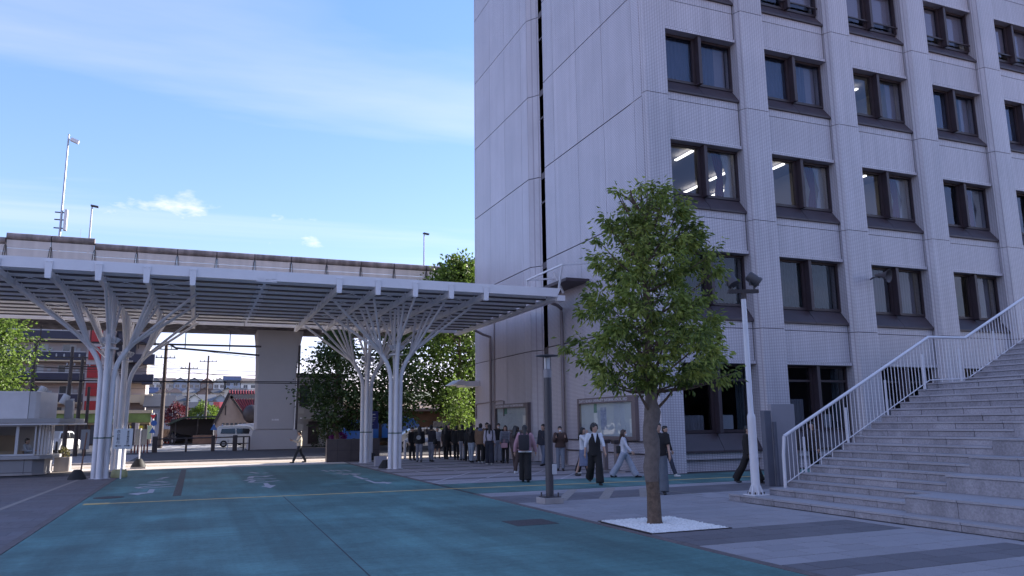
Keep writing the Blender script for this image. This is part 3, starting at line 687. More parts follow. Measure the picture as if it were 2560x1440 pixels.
def steel_tree(xc, yc, front, idx):
    beams = [-2.8, -1.4, 0.0, 1.4, 2.8]
    # four trunk pipes in a diamond
    offs = {'l': (-.195, 0), 'r': (.195, 0), 'f': (-.02, -.19), 'b': (.02, .19)}
    sgn = -1 if front else 1
    for key, (ox, oy) in offs.items():
        q = MB(); b0 = (xc+ox, yc+oy, 0); k0 = (xc+ox*1.05, yc+oy*1.05, 3.5)
        if key in 'lr':
            s_ = -1 if key == 'l' else 1
            end = Vector((xc+s_*.98, yc+oy, 5.0))
            pts = [b0, (xc+ox, yc+oy, 1.8), k0] + bez(k0, (xc+ox*1.1, yc+oy, 4.3), end, 7)[1:]
            q.tube(pts, .088, 12)
            tr = q.build('column', m_can, can, smooth=True)
            for bx, dy_ in ((s_*2.8, -1.35), (s_*2.8, 1.35), (s_*1.4, -2.1), (s_*1.4, 2.1), (s_*1.4, -.55), (s_*1.4, .6)):
                q = MB(); st_ = Vector((xc+s_*(.70 if abs(bx) > 2 else .62), yc+oy+dy_*.05, 4.72 if abs(bx) > 2 else 4.6))
                q.tube([st_, (xc+bx, yc+dy_, 6.50)], (.054 if abs(bx) > 2 else .05), 10); q.build('branch', m_can, tr, smooth=True)
        else:
            s_ = -1 if key == 'f' else 1
            end = Vector((xc+ox, yc+s_*.55, 5.2))
            pts = [b0, (xc+ox, yc+oy, 1.8), k0] + bez(k0, (xc+ox, yc+oy*1.1, 4.4), end, 6)[1:]
            q.tube(pts, .088, 12)
            tr = q.build('column', m_can, can, smooth=True)
            for bx, dy_ in ((0, s_*2.9), (0, s_*1.2), (-.0, s_*.3)):
                q = MB(); q.tube([(xc+ox, yc+s_*(.45), 5.0), (xc+bx, yc+dy_, 6.52)], .052, 10); q.build('branch', m_can, tr, smooth=True)
        # bolted base plate
        q = MB(); q.lathe([(.0,.0),(.14,.0),(.14,.012),(.0,.013)], (xc+ox, yc+oy, 0), 12); q.build('base_plate', m_can, tr)
    q = MB()
    for key, (ox, oy) in offs.items(): q.lathe([(.091,1.38),(.091,1.43)], (xc+ox, yc+oy, 0), 12)
    q.build('green_band', mat('green_tape', (.13,.19,.16), .6), can)
    # ring of spotlights in the fork
    q = MB(); q.lathe([(.05,4.55),(.3,4.55),(.3,4.60),(.05,4.60)], (xc, yc, 0), 16); q.lathe([(.05,4.75),(.24,4.75),(.24,4.79),(.05,4.79)], (xc, yc, 0), 16); q.tube([(xc,yc,4.3),(xc,yc,4.95)], .05, 8)
    rg = q.build('light_ring', m_can, can)
    for a in (200, 250, 300, 345, 60, 120):
        q = MB(); M = Matrix.Rotation(R(a),4,'Z') @ Matrix.Rotation(R(25),4,'Y')
        q.lathe([(.05,0),(.075,.04),(.085,.16),(.0,.165)], (xc+.22*math.cos(R(a)), yc+.22*math.sin(R(a)), 4.8), 10, 0, M); q.build('spotlight', m_can, rg, smooth=True)
def beams(xc):
    for bx in (-2.8, -1.4, 0.0, 1.4, 2.8):
        x = xc+bx
        q = MB(); q.box(x-.07, x+.07, CY0+.17, CY1-.1, 6.50, 6.695); bm_ = q.build('beam', m_can, can, bevel=.008)
        q = MB(); q.prism([(x-.085, 6.40), (x+.085, 6.40), (x+.115, 6.97), (x-.115, 6.97)], CY0-.05, CY0-.012, axis='y'); q.box(x-.08, x+.08, CY0-.012, CY0+.165, 6.42, 6.69)
        q.build('bracket', m_can, bm_, bevel=.012)
        q = MB()
        for dx_ in (-.06, .06): q.lathe([(.0,0),(.02,0),(.02,.02),(.0,.025)], (x+dx_, CY0-.05, 6.93), 8, 0, Matrix.Rotation(R(90),4,'X'))
        q.build('bolt', m_purl, bm_)
        for i in range(1, NP):
            y = CY0+.15+dyp*i
            q = MB(); q.box(x-.095, x-.072, y-.11, y+.11, 6.52, 6.9); q.box(x+.072, x+.095, y-.11, y+.11, 6.52, 6.9); q.build('cleat', m_can, bm_)
    # tie rods
    q = MB()
    for i in range(0, NP, 2):
        y = CY0+.2+dyp*i
        for a, c_ in ((-2.8,-1.4),(-1.4,0),(0,1.4),(1.4,2.8)):
            q.tube([(xc+a, y, 6.6), (xc+c_, y+dyp*1.9, 6.6)], .012, 5); q.tube([(xc+c_, y, 6.6), (xc+a, y+dyp*1.9, 6.6)], .012, 5)
    q.build('tie_rod', m_can, can)
for xc in (-3.15, 7.3):
    beams(xc)
    steel_tree(xc+(.12 if xc < 0 else .2), 31.1, True, 0); steel_tree(xc+(.2 if xc < 0 else .2), 36.9, False, 1)

# ------------------------------------------------------------------ granite stair
st = thing('granite_stair', 'broad grey granite stair with seat-high blocks climbing to the right', 'stairs', (12, 10, 0))
YL, YS, YR = 13.9, 10.2, 1.0           # far end, start of seat blocks, near end
def step(k):
    if k == 1: return 11.08, .145
    if k == 2: return 11.66, .290
    return 12.19+.325*(k-3), .435+.1545*(k-3)
bmesh_cache = {}; m_tread = mat('tread_granite', (0.33, 0.315, 0.335), 0.6, var=0.12, vscale=45, objrand=0.08, bump=0.1, bscale=90)  # treads paler than risers: polish, plus sky light put into the colour
def block(x, y0, y1, z0, z1, dep):
    key = (round(y1-y0,3), round(z1-z0,3), dep)
    if key not in bmesh_cache:
        w, h = y1-y0-.008, z1-z0
        q = MB(); q.box(.018, dep, -w/2, w/2, 0, h-.046); q.box(0, dep, -w/2, w/2, h-.04, h, 1); bmesh_cache[key] = q.mesh('step_block', [m_gran, m_tread], bevel=.005)
    inst('step_block', bmesh_cache[key], (x+random.uniform(-.002,.002), (y0+y1)/2, z0), st)
NS = 17
zl = step(NS)[1]
q = MB()                                                         # dark core under the blocks
for k in range(1, NS+1):
    x, z = step(k); x2 = step(k+1)[0]
    q.box(x+.02, x2+.3, YR, YL-.03, 0, z-.012)
q.box(step(NS)[0]+.02, 25, YR, YL-.03, 0, zl-.012); q.build('stair_core', m_groove, st)
for k in range(1, NS+1):
    x, z = step(k); zp = step(k-1)[1] if k > 1 else 0.0
    xn = step(k+1)[0] if k < NS else x+1.4
    y_hi = YL + (.65 if k == 1 else 0); y_lo = YR if (k == 1 or k > 15) else YS
    L_ = 1.06; y = y_hi - ((k*.37) % 1)*L_
    cuts = [y_hi]
    while y > y_lo+.2:
        if cuts[-1]-y > .2: cuts.append(y)
        y -= L_
    cuts.append(y_lo)
    for a, c_ in zip(cuts, cuts[1:]): block(x, c_, a, zp, z, round(xn-x+.02, 3))
for k in range(2, 15, 2):                                        # double-height seat blocks
    x = step(k)[0]-(.02 if k > 2 else .2); zp = step(k-1)[1]; z = step(k+1)[1]; xn = step(k+2)[0]
    cuts = [YS]; y = YS - .55 - ((k*.23) % 1)*1.0
    while y > YR+.3: cuts.append(y); y -= 1.45
    cuts.append(YR)
    for a, c_ in zip(cuts, cuts[1:]): block(x, c_, a, zp, z, round(xn-x+.0, 3))
# upper flight beyond the landing
XL = step(NS)[0]+1.35
for k in range(1, 15):
    x = XL+.325*(k-1); z0 = zl+.1545*(k-1)
    y = YL
    while y > YR+.2:
        block(x, max(y-1.45, YR), y, z0, z0+.1545, .345); y -= 1.45
q = MB()
for k in range(1, 15): q.box(XL+.325*(k-1)+.02, XL+.325*k+.3, YR, YL-.03, zl, zl+.1545*k-.012)
q.box(XL+.325*14+.02, 45, YR-6, YL-.03, 0, zl+.1545*14-.01); q.build('stair_core', m_groove, st)
q = MB(); q.box(11.3, 45, YR-6, YR-.01, 0, .3); q.build('flank', m_gran, st)
# drainage strip at the foot
q = MB(); q.box(10.72, 10.95, 3, 14.5, -.01, .004); struct(q.build('stair_foot_gutter', m_paver))
# white balustrade
ra = thing('stair_railing', 'white steel balustrade with slim uprights rising along the granite stair', 'railing', (12.05, 13.8, .29))
YRL = 13.8
def rail_z(x):
    if x < 16.85: return 1.39 + (x-12.1)*(3.74-1.39)/(16.85-12.1)
    if x < 18.15: return 3.75
    return 3.76 + (x-18.15)*.4753
def floor_z(x):
    if x < 11.66: return .145
    if x < 12.19: return .29
    if x < step(NS)[0]: return step(3+int((x-12.19)/.325))[1]
    if x < XL: return zl
    return zl + .1545*(1+int((x-XL)/.325))
q = MB(); q.tube([(12.04,YRL,.29),(12.05,YRL,1.0),(12.1,YRL,1.39)], .036, 10); q.tube([(12.1,YRL,1.39),(16.85,YRL,3.74),(18.15,YRL,3.76),(22.6,YRL,rail_z(22.6)),(24.0,YRL,rail_z(22.6))], .036, 10); q.build('handrail', m_wht_steel, ra, smooth=True)
q = MB()
xs_ = [12.2+.1135*i for i in range(92)]
bars = [x for x in xs_ if x < 22.5]
for (x0, x1) in ((12.1, 16.75), (16.75, 18.1), (18.1, 22.5)):
    f0 = lambda x: (rail_z(x) - 1.02)
    q.tube([(x0, YRL, f0(x0)+(.02 if x0 < 13 else 0)), (x1, YRL, f0(x1))], .013, 6)
q.build('bottom_rail', m_wht_steel, ra)
bal = {}
for i, x in enumerate(bars):
    zt = rail_z(x)-.02; zb = rail_z(x)-1.02
    if i % 3 == 2: zb = floor_z(x)
    h_ = round(zt-zb, 2)
    if h_ not in bal:
        q = MB(); q.tube([(0,0,0),(0,0,h_)], .009, 6); bal[h_] = q.mesh('baluster', m_wht_steel)
    inst('baluster', bal[h_], (x, YRL, zb), ra)
for x in (12.62, 13.92, 15.22, 16.53, 17.82, 19.18, 20.5, 21.8):
    q = MB(); q.box(x-.02, x+.02, YRL-.05, YRL-.015, floor_z(x), rail_z(x)-.28); q.build('post', m_wht_steel, ra, bevel=.004)

# grey slab monument / sign posts behind the stair foot
q = MB(); q.box(14.62, 15.42, 17.1, 17.25, 0, 2.18); 
tag(q.build('pylon_slab', mat('sign_back_grey', (.27,.26,.29), .5, var=.05), bevel=.01), 'tall plain grey metal panel standing behind the foot of the stair', 'sign')
q = MB(); q.box(14.25, 14.47, 16.95, 17.12, 0, 2.0); q.box(14.48, 14.55, 16.85, 16.95, 0, 1.7)
tag(q.build('sign_post', mat('slate_post', (.10,.105,.135), .5, var=.1), bevel=.008), 'dark slate square post beside the grey panel at the stair foot', 'post')

# ------------------------------------------------------------------ lamps
def path_lamp(x, y, label_):
    t = thing('path_lamp', label_, 'lamp', (x, y, 0), 'grey path lamps with flat disc tops')
    q = MB(); q.box(x-.23, x+.23, y-.23, y+.23, 0, .13); q.build('footing', m_conc, t, bevel=.012)
    q = MB(); q.box(x-.19, x+.19, y-.19, y+.19, .131, .15)
    for a in (-.14,.14):
        for c_ in (-.14,.14): q.lathe([(.018,.15),(.018,.23),(.0,.235)], (x+a, y+c_, 0), 8)
    q.build('base_plate', m_grey_steel, t)
    q = MB(); q.tube([(x,y,.15),(x,y,2.75)], .088, 16); q.build('pole', m_grey_steel, t, smooth=True)
    q = MB(); q.lathe([(.092,2.75),(.092,2.93),(.06,2.95)], (x,y,0), 16); q.build('collar', mat('grey_collar',(.22,.21,.23),.4), t, smooth=True)
    q = MB(); q.lathe([(.065,2.95),(.068,3.2),(.0,3.201)], (x,y,0), 14); q.build('lantern', mat('lantern_glass', (.55,.56,.6), .15, spec=.8), t, smooth=True)
    q = MB()
    for i in range(4): a = R(45+90*i); q.tube([(x+.085*math.cos(a),y+.085*math.sin(a),2.93),(x+.085*math.cos(a),y+.085*math.sin(a),3.22)], .008, 5)
    q.build('cage_bar', m_grey_steel, t)
    q = MB(); q.lathe([(.0,3.22),(.25,3.235),(.26,3.245),(.25,3.255),(.0,3.28)], (x,y,0), 28); q.build('disc_cap', m_grey_steel, t, smooth=True)
    q = MB(); q.box(x+.03, x+.14, y-.10, y+.02, .62, .84); q.build('junction_box', mat('box_white', (.5,.5,.52), .5), t, bevel=.008)
    return t
path_lamp(7.33, 15.9, 'grey lamp post with flat disc cap standing in front of the notice boards')
path_lamp(-3.42, 12.6, 'grey lamp post with flat disc cap cut by the left edge of the photo')
fl = thing('floodlight_pole', 'tall tapered white pole carrying two dark floodlights beside the stair', 'lamp post', (11.36, 13.95, .145))
FX, FY = 11.36, 13.95
q = MB(); q.box(FX-.2, FX+.2, FY-.2, FY+.2, .146, .17); q.build('base_plate', m_wht_steel, fl, bevel=.004)
q = MB()
for i in range(8):
    a = R(45*i+22); M = Matrix.Translation((FX,FY,.17)) @ Matrix.Rotation(a,4,'Z')
    q.add([M @ Vector(p) for p in [(.07,-.008,0),(.18,-.008,0),(.07,-.008,.26),(.07,.008,0),(.18,.008,0),(.07,.008,.26)]], [(0,1,2),(5,4,3),(0,3,4,1),(1,4,5,2),(2,5,3,0)])
q.build('gusset', m_wht_steel, fl)
q = MB()
for i in range(8): a = R(45*i); q.lathe([(.016,.17),(.016,.215),(.0,.22)], (FX+.165*math.cos(a), FY+.165*math.sin(a), 0), 6)
q.build('anchor_bolt', m_dk_steel, fl)
q = MB(); q.lathe([(.095,.17),(.09,1.8),(.088,1.84),(.062,1.9),(.055,4.45),(.0,4.46)], (FX,FY,0), 20); q.build('pole', m_wht_steel, fl, smooth=True)
q = MB(); q.lathe([(.05,4.45),(.05,4.6)], (FX,FY,0), 12); q.bar((FX-.32,FY+.13,4.63),(FX+.32,FY-.13,4.63), .09, .08); q.build('cross_arm', m_dk_steel, fl)
m_fl = mat('floodlight_body', (.055,.05,.056), .5)
for s_, az, tl_ in ((-1, -70, 32), (1, -25, 50)):
    c_ = Vector((FX+s_*.24, FY-s_*.10, 4.90))
    M = Matrix.Rotation(R(az),4,'Z') @ Matrix.Rotation(R(180-tl_),4,'Y')
    q = MB(); q.lathe([(.0,-.17),(.09,-.17),(.115,-.13),(.125,.08),(.14,.085),(.14,.14),(.12,.145)], c_, 18, 0, M); h_ = q.build('floodlight', m_fl, fl, smooth=True)
    q = MB(); q.lathe([(.0,.13),(.118,.13),(.118,.138),(.0,.145)], c_, 18, 0, M); q.build('lens', mat('lens', (.10,.10,.105), .2, spec=.5), h_, smooth=True)
    q = MB(); q.bar(c_+Vector((0,0,-.26)), c_+Vector((0,0,-.13)), .03, .05); q.bar(c_+Vector((-.12,0,-.13)), c_+Vector((-.13,0,.0)), .02, .04); q.bar(c_+Vector((.12,0,-.13)), c_+Vector((.13,0,.0)), .02, .04); q.bar(c_+Vector((-.13,0,-.13)), c_+Vector((.13,0,-.13)), .03, .02); q.build('yoke', m_fl, h_)

# ------------------------------------------------------------------ gate house
gh = thing('gatehouse', 'low grey panelled gate house with long service window and flat eaves', 'gatehouse', (-8, 36, 0))
m_gh = mat('gate_panel', (.33,.32,.33), .45, var=.05, vscale=2); m_ghd = mat('gate_panel_dark', (.26,.255,.27), .45, var=.05, vscale=2)
GY0, GY1 = 35.0, 36.95
q = MB(); q.prism([(-12.5,GY0),(-5.75,GY0),(-5.40,GY0+.35),(-5.35,GY1),(-12.5,GY1)], .06, .60); q.build('base_wall', m_ghd, gh)
q = MB()
for x in (-11.2,-9.9,-8.6,-7.3,-6.02): q.box(x-.008, x+.008, GY0-.004, GY0+.02, .06, .6)
q.box(-12.5,-5.75,GY0-.004,GY0+.02,.10,.115); q.build('panel_joint', m_groove, gh)
q = MB(); q.prism([(-12.5,GY0-.02),(-5.72,GY0-.02),(-5.37,GY0+.33),(-5.32,GY1),(-12.5,GY1)], 0, .06); q.build('plinth', m_conc, gh)
q = MB(); q.prism([(-12.5,GY0-.14),(-5.5,GY0-.14),(-5.12,GY0+.25),(-5.05,GY1+.05),(-12.5,GY1)], .60, .73); q.build('counter', m_gh, gh, bevel=.01)
q = MB(); q.prism([(-12.5,GY0-.35),(-4.9,GY0-.35),(-4.45,GY0+.3),(-4.35,GY1+.3),(-12.5,GY1+.3)], 1.97, 2.14); q.build('eaves', m_gh, gh, bevel=.01)
q = MB(); q.prism([(-12.5,GY0-.30),(-4.95,GY0-.30),(-4.5,GY0+.3),(-4.25,GY1+.3),(-12.5,GY1+.3)], 1.90, 1.965); q.build('soffit', m_wht_steel, gh)
q = MB(); q.prism([(-12.5,GY0+.1),(-6.05,GY0+.1),(-5.85,GY0+.2),(-5.72,GY0+.35),(-5.35,GY1),(-12.5,GY1)], 2.141, 3.2); q.build('parapet', m_wht_steel, gh, bevel=.03)
q = MB(); q.box(-6.065,-6.05,GY0+.094,GY0+.12,2.14,3.2); q.build('parapet_joint', m_groove, gh)
for x0, x1 in ((-8.3,-7.0),(-7.0,-6.33),(-6.33,-5.70)):
    q = MB(); q.box(x0,x0+.05,GY0,GY0+.07,.74,1.9); q.box(x1-.05,x1-.001,GY0,GY0+.07,.74,1.9); q.box(x0+.051,x1-.051,GY0,GY0+.07,.74,.80); q.box(x0+.051,x1-.051,GY0,GY0+.07,1.84,1.9)
    w_ = q.build('window', mat('alu_frame',(.5,.5,.52),.4), gh); q = MB(); q.box(x0+.05,x1-.05,GY0+.03,GY0+.036,.8,1.84); q.build('pane', m_glass_b, w_)
for i, (x, y) in enumerate(((-5.62,GY0+.2),(-5.56,GY0+.5),(-5.5,GY0+.8),(-5.46,GY0+1.1),(-5.42,GY0+1.5),(-5.4,GY0+1.85))):
    q = MB(); q.box(x-.03,x+.03,y-.04,y+.04,.74,1.9); q.build('louvre_post', m_wht_steel, gh)
q = MB(); q.box(-12.5,-8.31,GY0,GY0+.06,.74,1.9); q.box(-12.5,-5.6,GY1-.06,GY1,.74,1.9); q.build('wall', m_gh, gh)
q = MB(); q.box(-8.0,-6.7,GY1-.3,GY1-.07,.74,1.5); q.box(-7.6,-6.2,GY0+.5,GY0+.9,.74,.9); q.build('shelving', mat('shelf_wood',(.28,.2,.13),.7), gh)
q = MB(); q.box(-5.05,-4.75,GY1-.3,GY1+.2,2.16,2.9); tag(q.build('equipment_box', m_gh, bevel=.04), 'white equipment cabinet standing up on the gate house eaves', 'cabinet')
# concrete planter and its plant beside the gate house
q = MB(); q.box(-5.3,-4.75,36.95,37.7,0,.58); pl = tag(q.build('concrete_planter', m_conc, bevel=.02), 'pale concrete planter box at the gate house corner', 'planter')

# ------------------------------------------------------------------ viaduct
vi = thing('viaduct', 'elevated concrete road deck with panelled noise barrier on a flared pier', 'viaduct', (6, 66, 0))
VY0, VY1 = 57.0, 71.0
s0 = VY0/70.0
def vz(z70): return 1.75+(z70-1.75)*s0
ztop = vz(16.78); zcap = vz(16.22); zbot = vz(13.9)
m_pier = mat('pier_concrete', (.42,.39,.385), .85, var=.05, vscale=.5, bump=.1, bscale=10)
m_barr = mat('barrier_panel', (.50,.46,.45), .6, var=.05, vscale=1, stain=.08)
q = MB(); q.box(-80, 120, VY0+.5, VY1-.5, 9.6, 10.2); q.prism([(VY0,10.2),(VY1,10.2),(VY1-2,9.7),(VY1-6,9.05),(VY0+6,9.05),(VY0+2,9.7)], -80, 120, axis='x'); q.build('deck', m_conc_dk, vi)
q = MB(); q.box(-80, 120, VY0, VY0+.35, 10.2, zbot); q.box(-80, 120, VY1-.35, VY1, 10.2, ztop); q.build('parapet', m_conc, vi)
xs_ = [-14.9+3.15*s0*i*1.0 for i in range(-14, 40)]
pitchv = 2.55
bar_m = {}
for i in range(-4, 16):
    x0 = -12.0+pitchv*i; x1 = x0+pitchv
    hi = .32 if i in (0, 1) else 0
    q = MB()
    n_ = 4
    for k in range(n_):
        za = zbot+.01+(zcap+hi-zbot)*k/n_; zb_ = zbot+(zcap+hi-zbot)*(k+1)/n_
        q2 = MB(); q2.box(x0+.04, x1-.04, VY0+.05, VY0+.15, za+.012, zb_-.012); q2.build('barrier_panel', m_barr, vi)
    q = MB(); q.tube([(x0+.03, VY0+.14, (zcap+ztop)/2+hi), (x1-.03, VY0+.14, (zcap+ztop)/2+hi)], (ztop-zcap)*.52, 14); q.build('barrier_cap', m_conc_dk, vi, smooth=True)
    q = MB(); q.box(x0-.03, x0+.03, VY0+.16, VY0+.24, zbot, ztop+hi); 
    for s_ in (-1, 1): q.tube([(x0+s_*.16, VY0+.03, zbot), (x0+s_*.16, VY0+.03, zbot+.65), (x0+s_*.06, VY0+.03, zcap-.15), (x0+s_*.02, VY0+.03, zcap-.02)], .02, 5)
    q.tube([(x0, VY0+.03, zbot), (x0, VY0+.03, zcap)], .02, 5)
    q.build('barrier_post', m_grey_steel, vi)
# pier with a flared head and a battered foot
k_ = 66.0/70
q = MB(); q.prism([(4.3,1.46),(7.08,1.46),(7.15,5.8),(7.3,7.65),(7.62,9.3),(4.0,9.3),(4.18,7.9),(4.25,5.8)], 62.5, 65.5, axis='y'); q.build('pier', m_pier, vi, bevel=.12)
q = MB(); q.add([(3.77,62.1,0),(7.45,62.1,0),(7.45,65.9,0),(3.77,65.9,0),(4.05,62.3,1.45),(7.28,62.3,1.45),(7.28,65.7,1.45),(4.05,65.7,1.45)], [(0,3,2,1),(4,5,6,7),(0,1,5,4),(1,2,6,5),(2,3,7,6),(3,0,4,7)]); q.build('pier_foot', m_pier, vi)
q = MB(); q.box(5.4,5.55,62.485,62.5,2.15,2.28); q.box(5.6,5.92,62.485,62.5,2.15,2.28); q.build('pier_plate', m_white2, vi)
q = MB(); q.tube([(7.22,62.4,.1),(7.3,62.4,8.0)], .09, 8); q.build('drain_pipe', m_dk_steel, vi)
for x in (-36, 46):
    q = MB(); q.box(x, x+3.2, 62.5, 65.5, 0, 9.3); q.build('pier', m_conc, vi, bevel=.1)
# inspection walkway hung under the deck
q = MB(); q.tube([(-14,VY0+2.6,7.55),(4.2,VY0+2.6,7.55)], .07, 6); q.tube([(8.2,VY0+2.6,7.55),(40,VY0+2.6,7.55)], .07, 6); q.tube([(8.2,VY0+2.6,7.1),(40,VY0+2.6,7.1)], .09, 6)
q.tube([(-2,VY0+2.6,7.55),(-1.6,VY0+2.6,7.3),(4.1,VY0+2.6,6.9)], .07, 6)
for x in range(-13, 40, 3):
    if not 3 < x < 9: q.tube([(x,VY0+2.6,8.6),(x,VY0+2.6,7.2)], .035, 5)
q.build('inspection_rail', m_dk_steel, vi)
# lamps and mast on the viaduct
def road_lamp(x, y, z0, z1, label_):
    t = thing('highway_lamp', label_, 'lamp post', (x, y, z0), 'lamp posts on the viaduct')
    q = MB(); q.tube([(x,y,z0),(x,y,z1)], [.10,.06], 8); q.build('pole', mat('galvanised',(.34,.36,.40),.4,metal=.3), t, smooth=True)
    q = MB(); q.obox((x+.18,y,z1+.05), (.55,.35,.12), 0, 0, 0, R(8)); q.build('lamp_head', m_grey_steel, t, bevel=.03)
kk = 66.0/80
zz = lambda z: 1.75+(z-1.75)*kk
road_lamp(-10.2*kk, 66, 10.2, zz(22.4), 'shorter lamp post rising from the viaduct beside the tall mast')
road_lamp(22.25*kk, 66, 10.2, zz(22.4), 'lone lamp post on the viaduct near the tall tree')
mt = thing('camera_mast', 'tall slim mast with panel antenna standing on the viaduct', 'mast', (-12.65*kk, 66, 10.2)); X_ = -12.65*kk
q = MB(); q.tube([(X_,66,10.2),(X_,66,zz(29.3))], [.11,.06], 10); q.build('pole', MATS['galvanised'], mt, smooth=True)
q = MB(); q.obox((X_+.45,66,zz(28.7)), (.6,.3,.28), 0, 0, 0, R(20)); q.bar((X_,66,zz(28.8)),(X_+.4,66,zz(28.75)),.06,.06); q.build('camera_head', m_wht_steel, mt, bevel=.03)
q = MB(); q.box(X_+.2,X_+.42,65.8,66.2,zz(19.9),zz(21.9)); q.build('antenna_panel', m_wht_steel, mt, bevel=.03)
q = MB()
for z in (20.1,20.9,21.6): q.bar((X_-.45,66,zz(z)),(X_+.22,66,zz(z)),.08,.08)
q.build('clamp_arm', m_dk_steel, mt)
q = MB(); q.tube([(-10.95*kk,66,10.2),(-10.95*kk,66,zz(20.2))], [.03,.01], 5); tag(q.build('whip_aerial', m_dk_steel), 'thin whip aerial between the mast and the shorter viaduct lamp', 'aerial')
# ------------------------------------------------------------------ background: hillside town
m_grass = mat('hill_ground', (0.11, 0.12, 0.07), 0.95, var=.3, vscale=.05)
prof = [(118,-.05),(150,1.6),(175,3.4),(215,6.0),(255,9.4),(300,13.3),(345,17.0),(420,20.0),(700,22.0),(1400,20)]
b = MB(); vs_ = []; xs_ = [-420,-200,-90,-45,-15,0,15,40,90,220,520]
def hz(y):
    for (a, za), (c_, zc_) in zip(prof, prof[1:]):
        if a <= y <= c_: return za+(zc_-za)*(y-a)/(c_-a)
    return 0
for y, z in prof:
    for x in xs_: vs_.append((x, y, z*(1-.0006*abs(x))+ (.6*math.sin(x*.07+y*.02) if y > 200 else 0)))
nx = len(xs_); b.add(vs_, [(i*nx+j, i*nx+j+1, (i+1)*nx+j+1, (i+1)*nx+j) for i in range(len(prof)-1) for j in range(nx-1)])
struct(b.build('hill', m_grass, smooth='all'))
m_pane = mat('far_pane', (.05,.06,.08), .12, spec=.8); m_wframe = mat('far_window_frame', (.42,.42,.43), .5)
m_slate = mat('slate_roof', (.05,.05,.06), .55, var=.15, vscale=1.5)
WALLS = {'white': (.62,.60,.58), 'cream': (.50,.44,.38), 'grey': (.27,.28,.32), 'bluegrey': (.30,.33,.40), 'beige': (.42,.35,.30), 'brown': (.20,.14,.12), 'pink': (.45,.36,.34)}
ROOFS = {'slate': (.05,.05,.06), 'grey': (.085,.085,.092), 'orange': (.26,.075,.035), 'blue': (.02,.035,.10), 'beige': (.22,.18,.155), 'brown': (.075,.052,.046), 'red': (.32,.05,.045), 'pale': (.15,.15,.16)}
def house(x, y, z, w, d, h, wall, roof, kind, label_, rz=0.0, rh=1.6, nwin=2):
    t = thing('house', label_, 'house', (x, y, z), 'houses on the hillside')
    mw = mat('render_'+wall, WALLS[wall], .85, var=.06, vscale=.6); mr = mat('roof_'+roof, ROOFS[roof], .6, var=.12, vscale=.8)
    M = Matrix.Translation((x,y,z)) @ Matrix.Rotation(rz,4,'Z')
    def put(q, name, m_, par=t, **k):
        q.v = [tuple(M @ Vector(p)) for p in q.v]; return q.build(name, m_, par, **k)
    q = MB(); q.box(-w/2, w/2, 0, d, -1.5, h)
    if kind == 'gable': q.prism([(-w/2,h+.001),(w/2,h+.001),(0,h+rh)], 0, d, axis='y')
    wl = put(q, 'wall', mw)
    o_ = .35; q = MB()
    if kind == 'gable':
        s_ = rh/(w/2); tk = .16
        q.prism([(-w/2-o_, h-o_*s_), (0, h+rh), (w/2+o_, h-o_*s_), (w/2+o_, h-o_*s_+tk), (0, h+rh+tk), (-w/2-o_, h-o_*s_+tk)], -o_, d+o_, axis='y')
    elif kind == 'side':
        s_ = rh/(d/2); tk = .16
        q.prism([(-o_, h-o_*s_), (d/2, h+rh), (d+o_, h-o_*s_), (d+o_, h-o_*s_+tk), (d/2, h+rh+tk), (-o_, h-o_*s_+tk)], -w/2-o_, w/2+o_, axis='x')
    elif kind == 'hip':
        i_ = min(w, d)*.42
        q.add([(-w/2-o_,-o_,h),(w/2+o_,-o_,h),(w/2+o_,d+o_,h),(-w/2-o_,d+o_,h),(-w/2+i_,d/2,h+rh),(w/2-i_,d/2,h+rh)], [(0,1,5,4),(1,2,5),(2,3,4,5),(3,0,4),(3,2,1,0)])
    else: q.box(-w/2-.2, w/2+.2, -.2, d+.2, h, h+.3)
    rf = put(q, 'roof', mr)
    for i in range(nwin):
        xx = -w/2 + w*(i+.5)/nwin + .25*math.sin(x*3+i); zz_ = h-2.1
        ww = .75 if nwin < 3 else .5
        q = MB(); q.box(xx-ww, xx+ww, -.05, .02, zz_, zz_+1.25); f_ = put(q, 'window', m_wframe)
        q = MB(); q.box(xx-ww+.09, xx-.04, -.07, -.051, zz_+.09, zz_+1.16); q.box(xx+.04, xx+ww-.09, -.07, -.051, zz_+.09, zz_+1.16); put(q, 'pane', m_pane, f_)
    if nwin > 1 and h > 4.5:
        q = MB(); q.box(-w*.38, w*.1, -1.0, -.001, h-3.2, h-2.3); put(q, 'balcony', mw, wl)
    return t
H3 = [(-14.1,'white','slate','hip'),(-10.2,'cream','beige','side'),(-5.9,'bluegrey','slate','gable'),(-1.3,'grey','slate','gable'),(3.0,'brown','orange','gable'),(7.3,'white','pale','gable'),(11.6,'bluegrey','blue','side'),(17.4,'white','beige','side')]
HL3 = ['white house with slate hip roof beside the apartment block on the hilltop row','cream house with broad beige roof in the hilltop row','blue-grey gabled house left of the middle utility poles on the hilltop row','dark grey gabled house between the two utility poles on the hilltop row','brown house with an orange tiled gable on the hilltop row','small white gabled house right of the orange roof','house with a large deep blue roof at the top of the hill','long white house with a beige roof next to the pier']
for (x, wl, rf, kd), lb in zip(H3, HL3): house(x, 300, 13.0, 4.4 if x < 11 else 5.6, 6, 4.6 if rf != 'blue' else 5.4, wl, rf, kd, lb, 0.0, 1.5, 2)
house(-12.5, 330, 16.2, 8, 6, 3.4, 'pink', 'beige', 'side', 'pinkish house whose roof peeks above the hilltop row on the left', 0, 1.2, 2)
house(-3.5, 335, 16.6, 10, 6, 3.2, 'cream', 'pale', 'side', 'low pale roof seen behind the grey gables on the hilltop', 0, 1.0, 2)
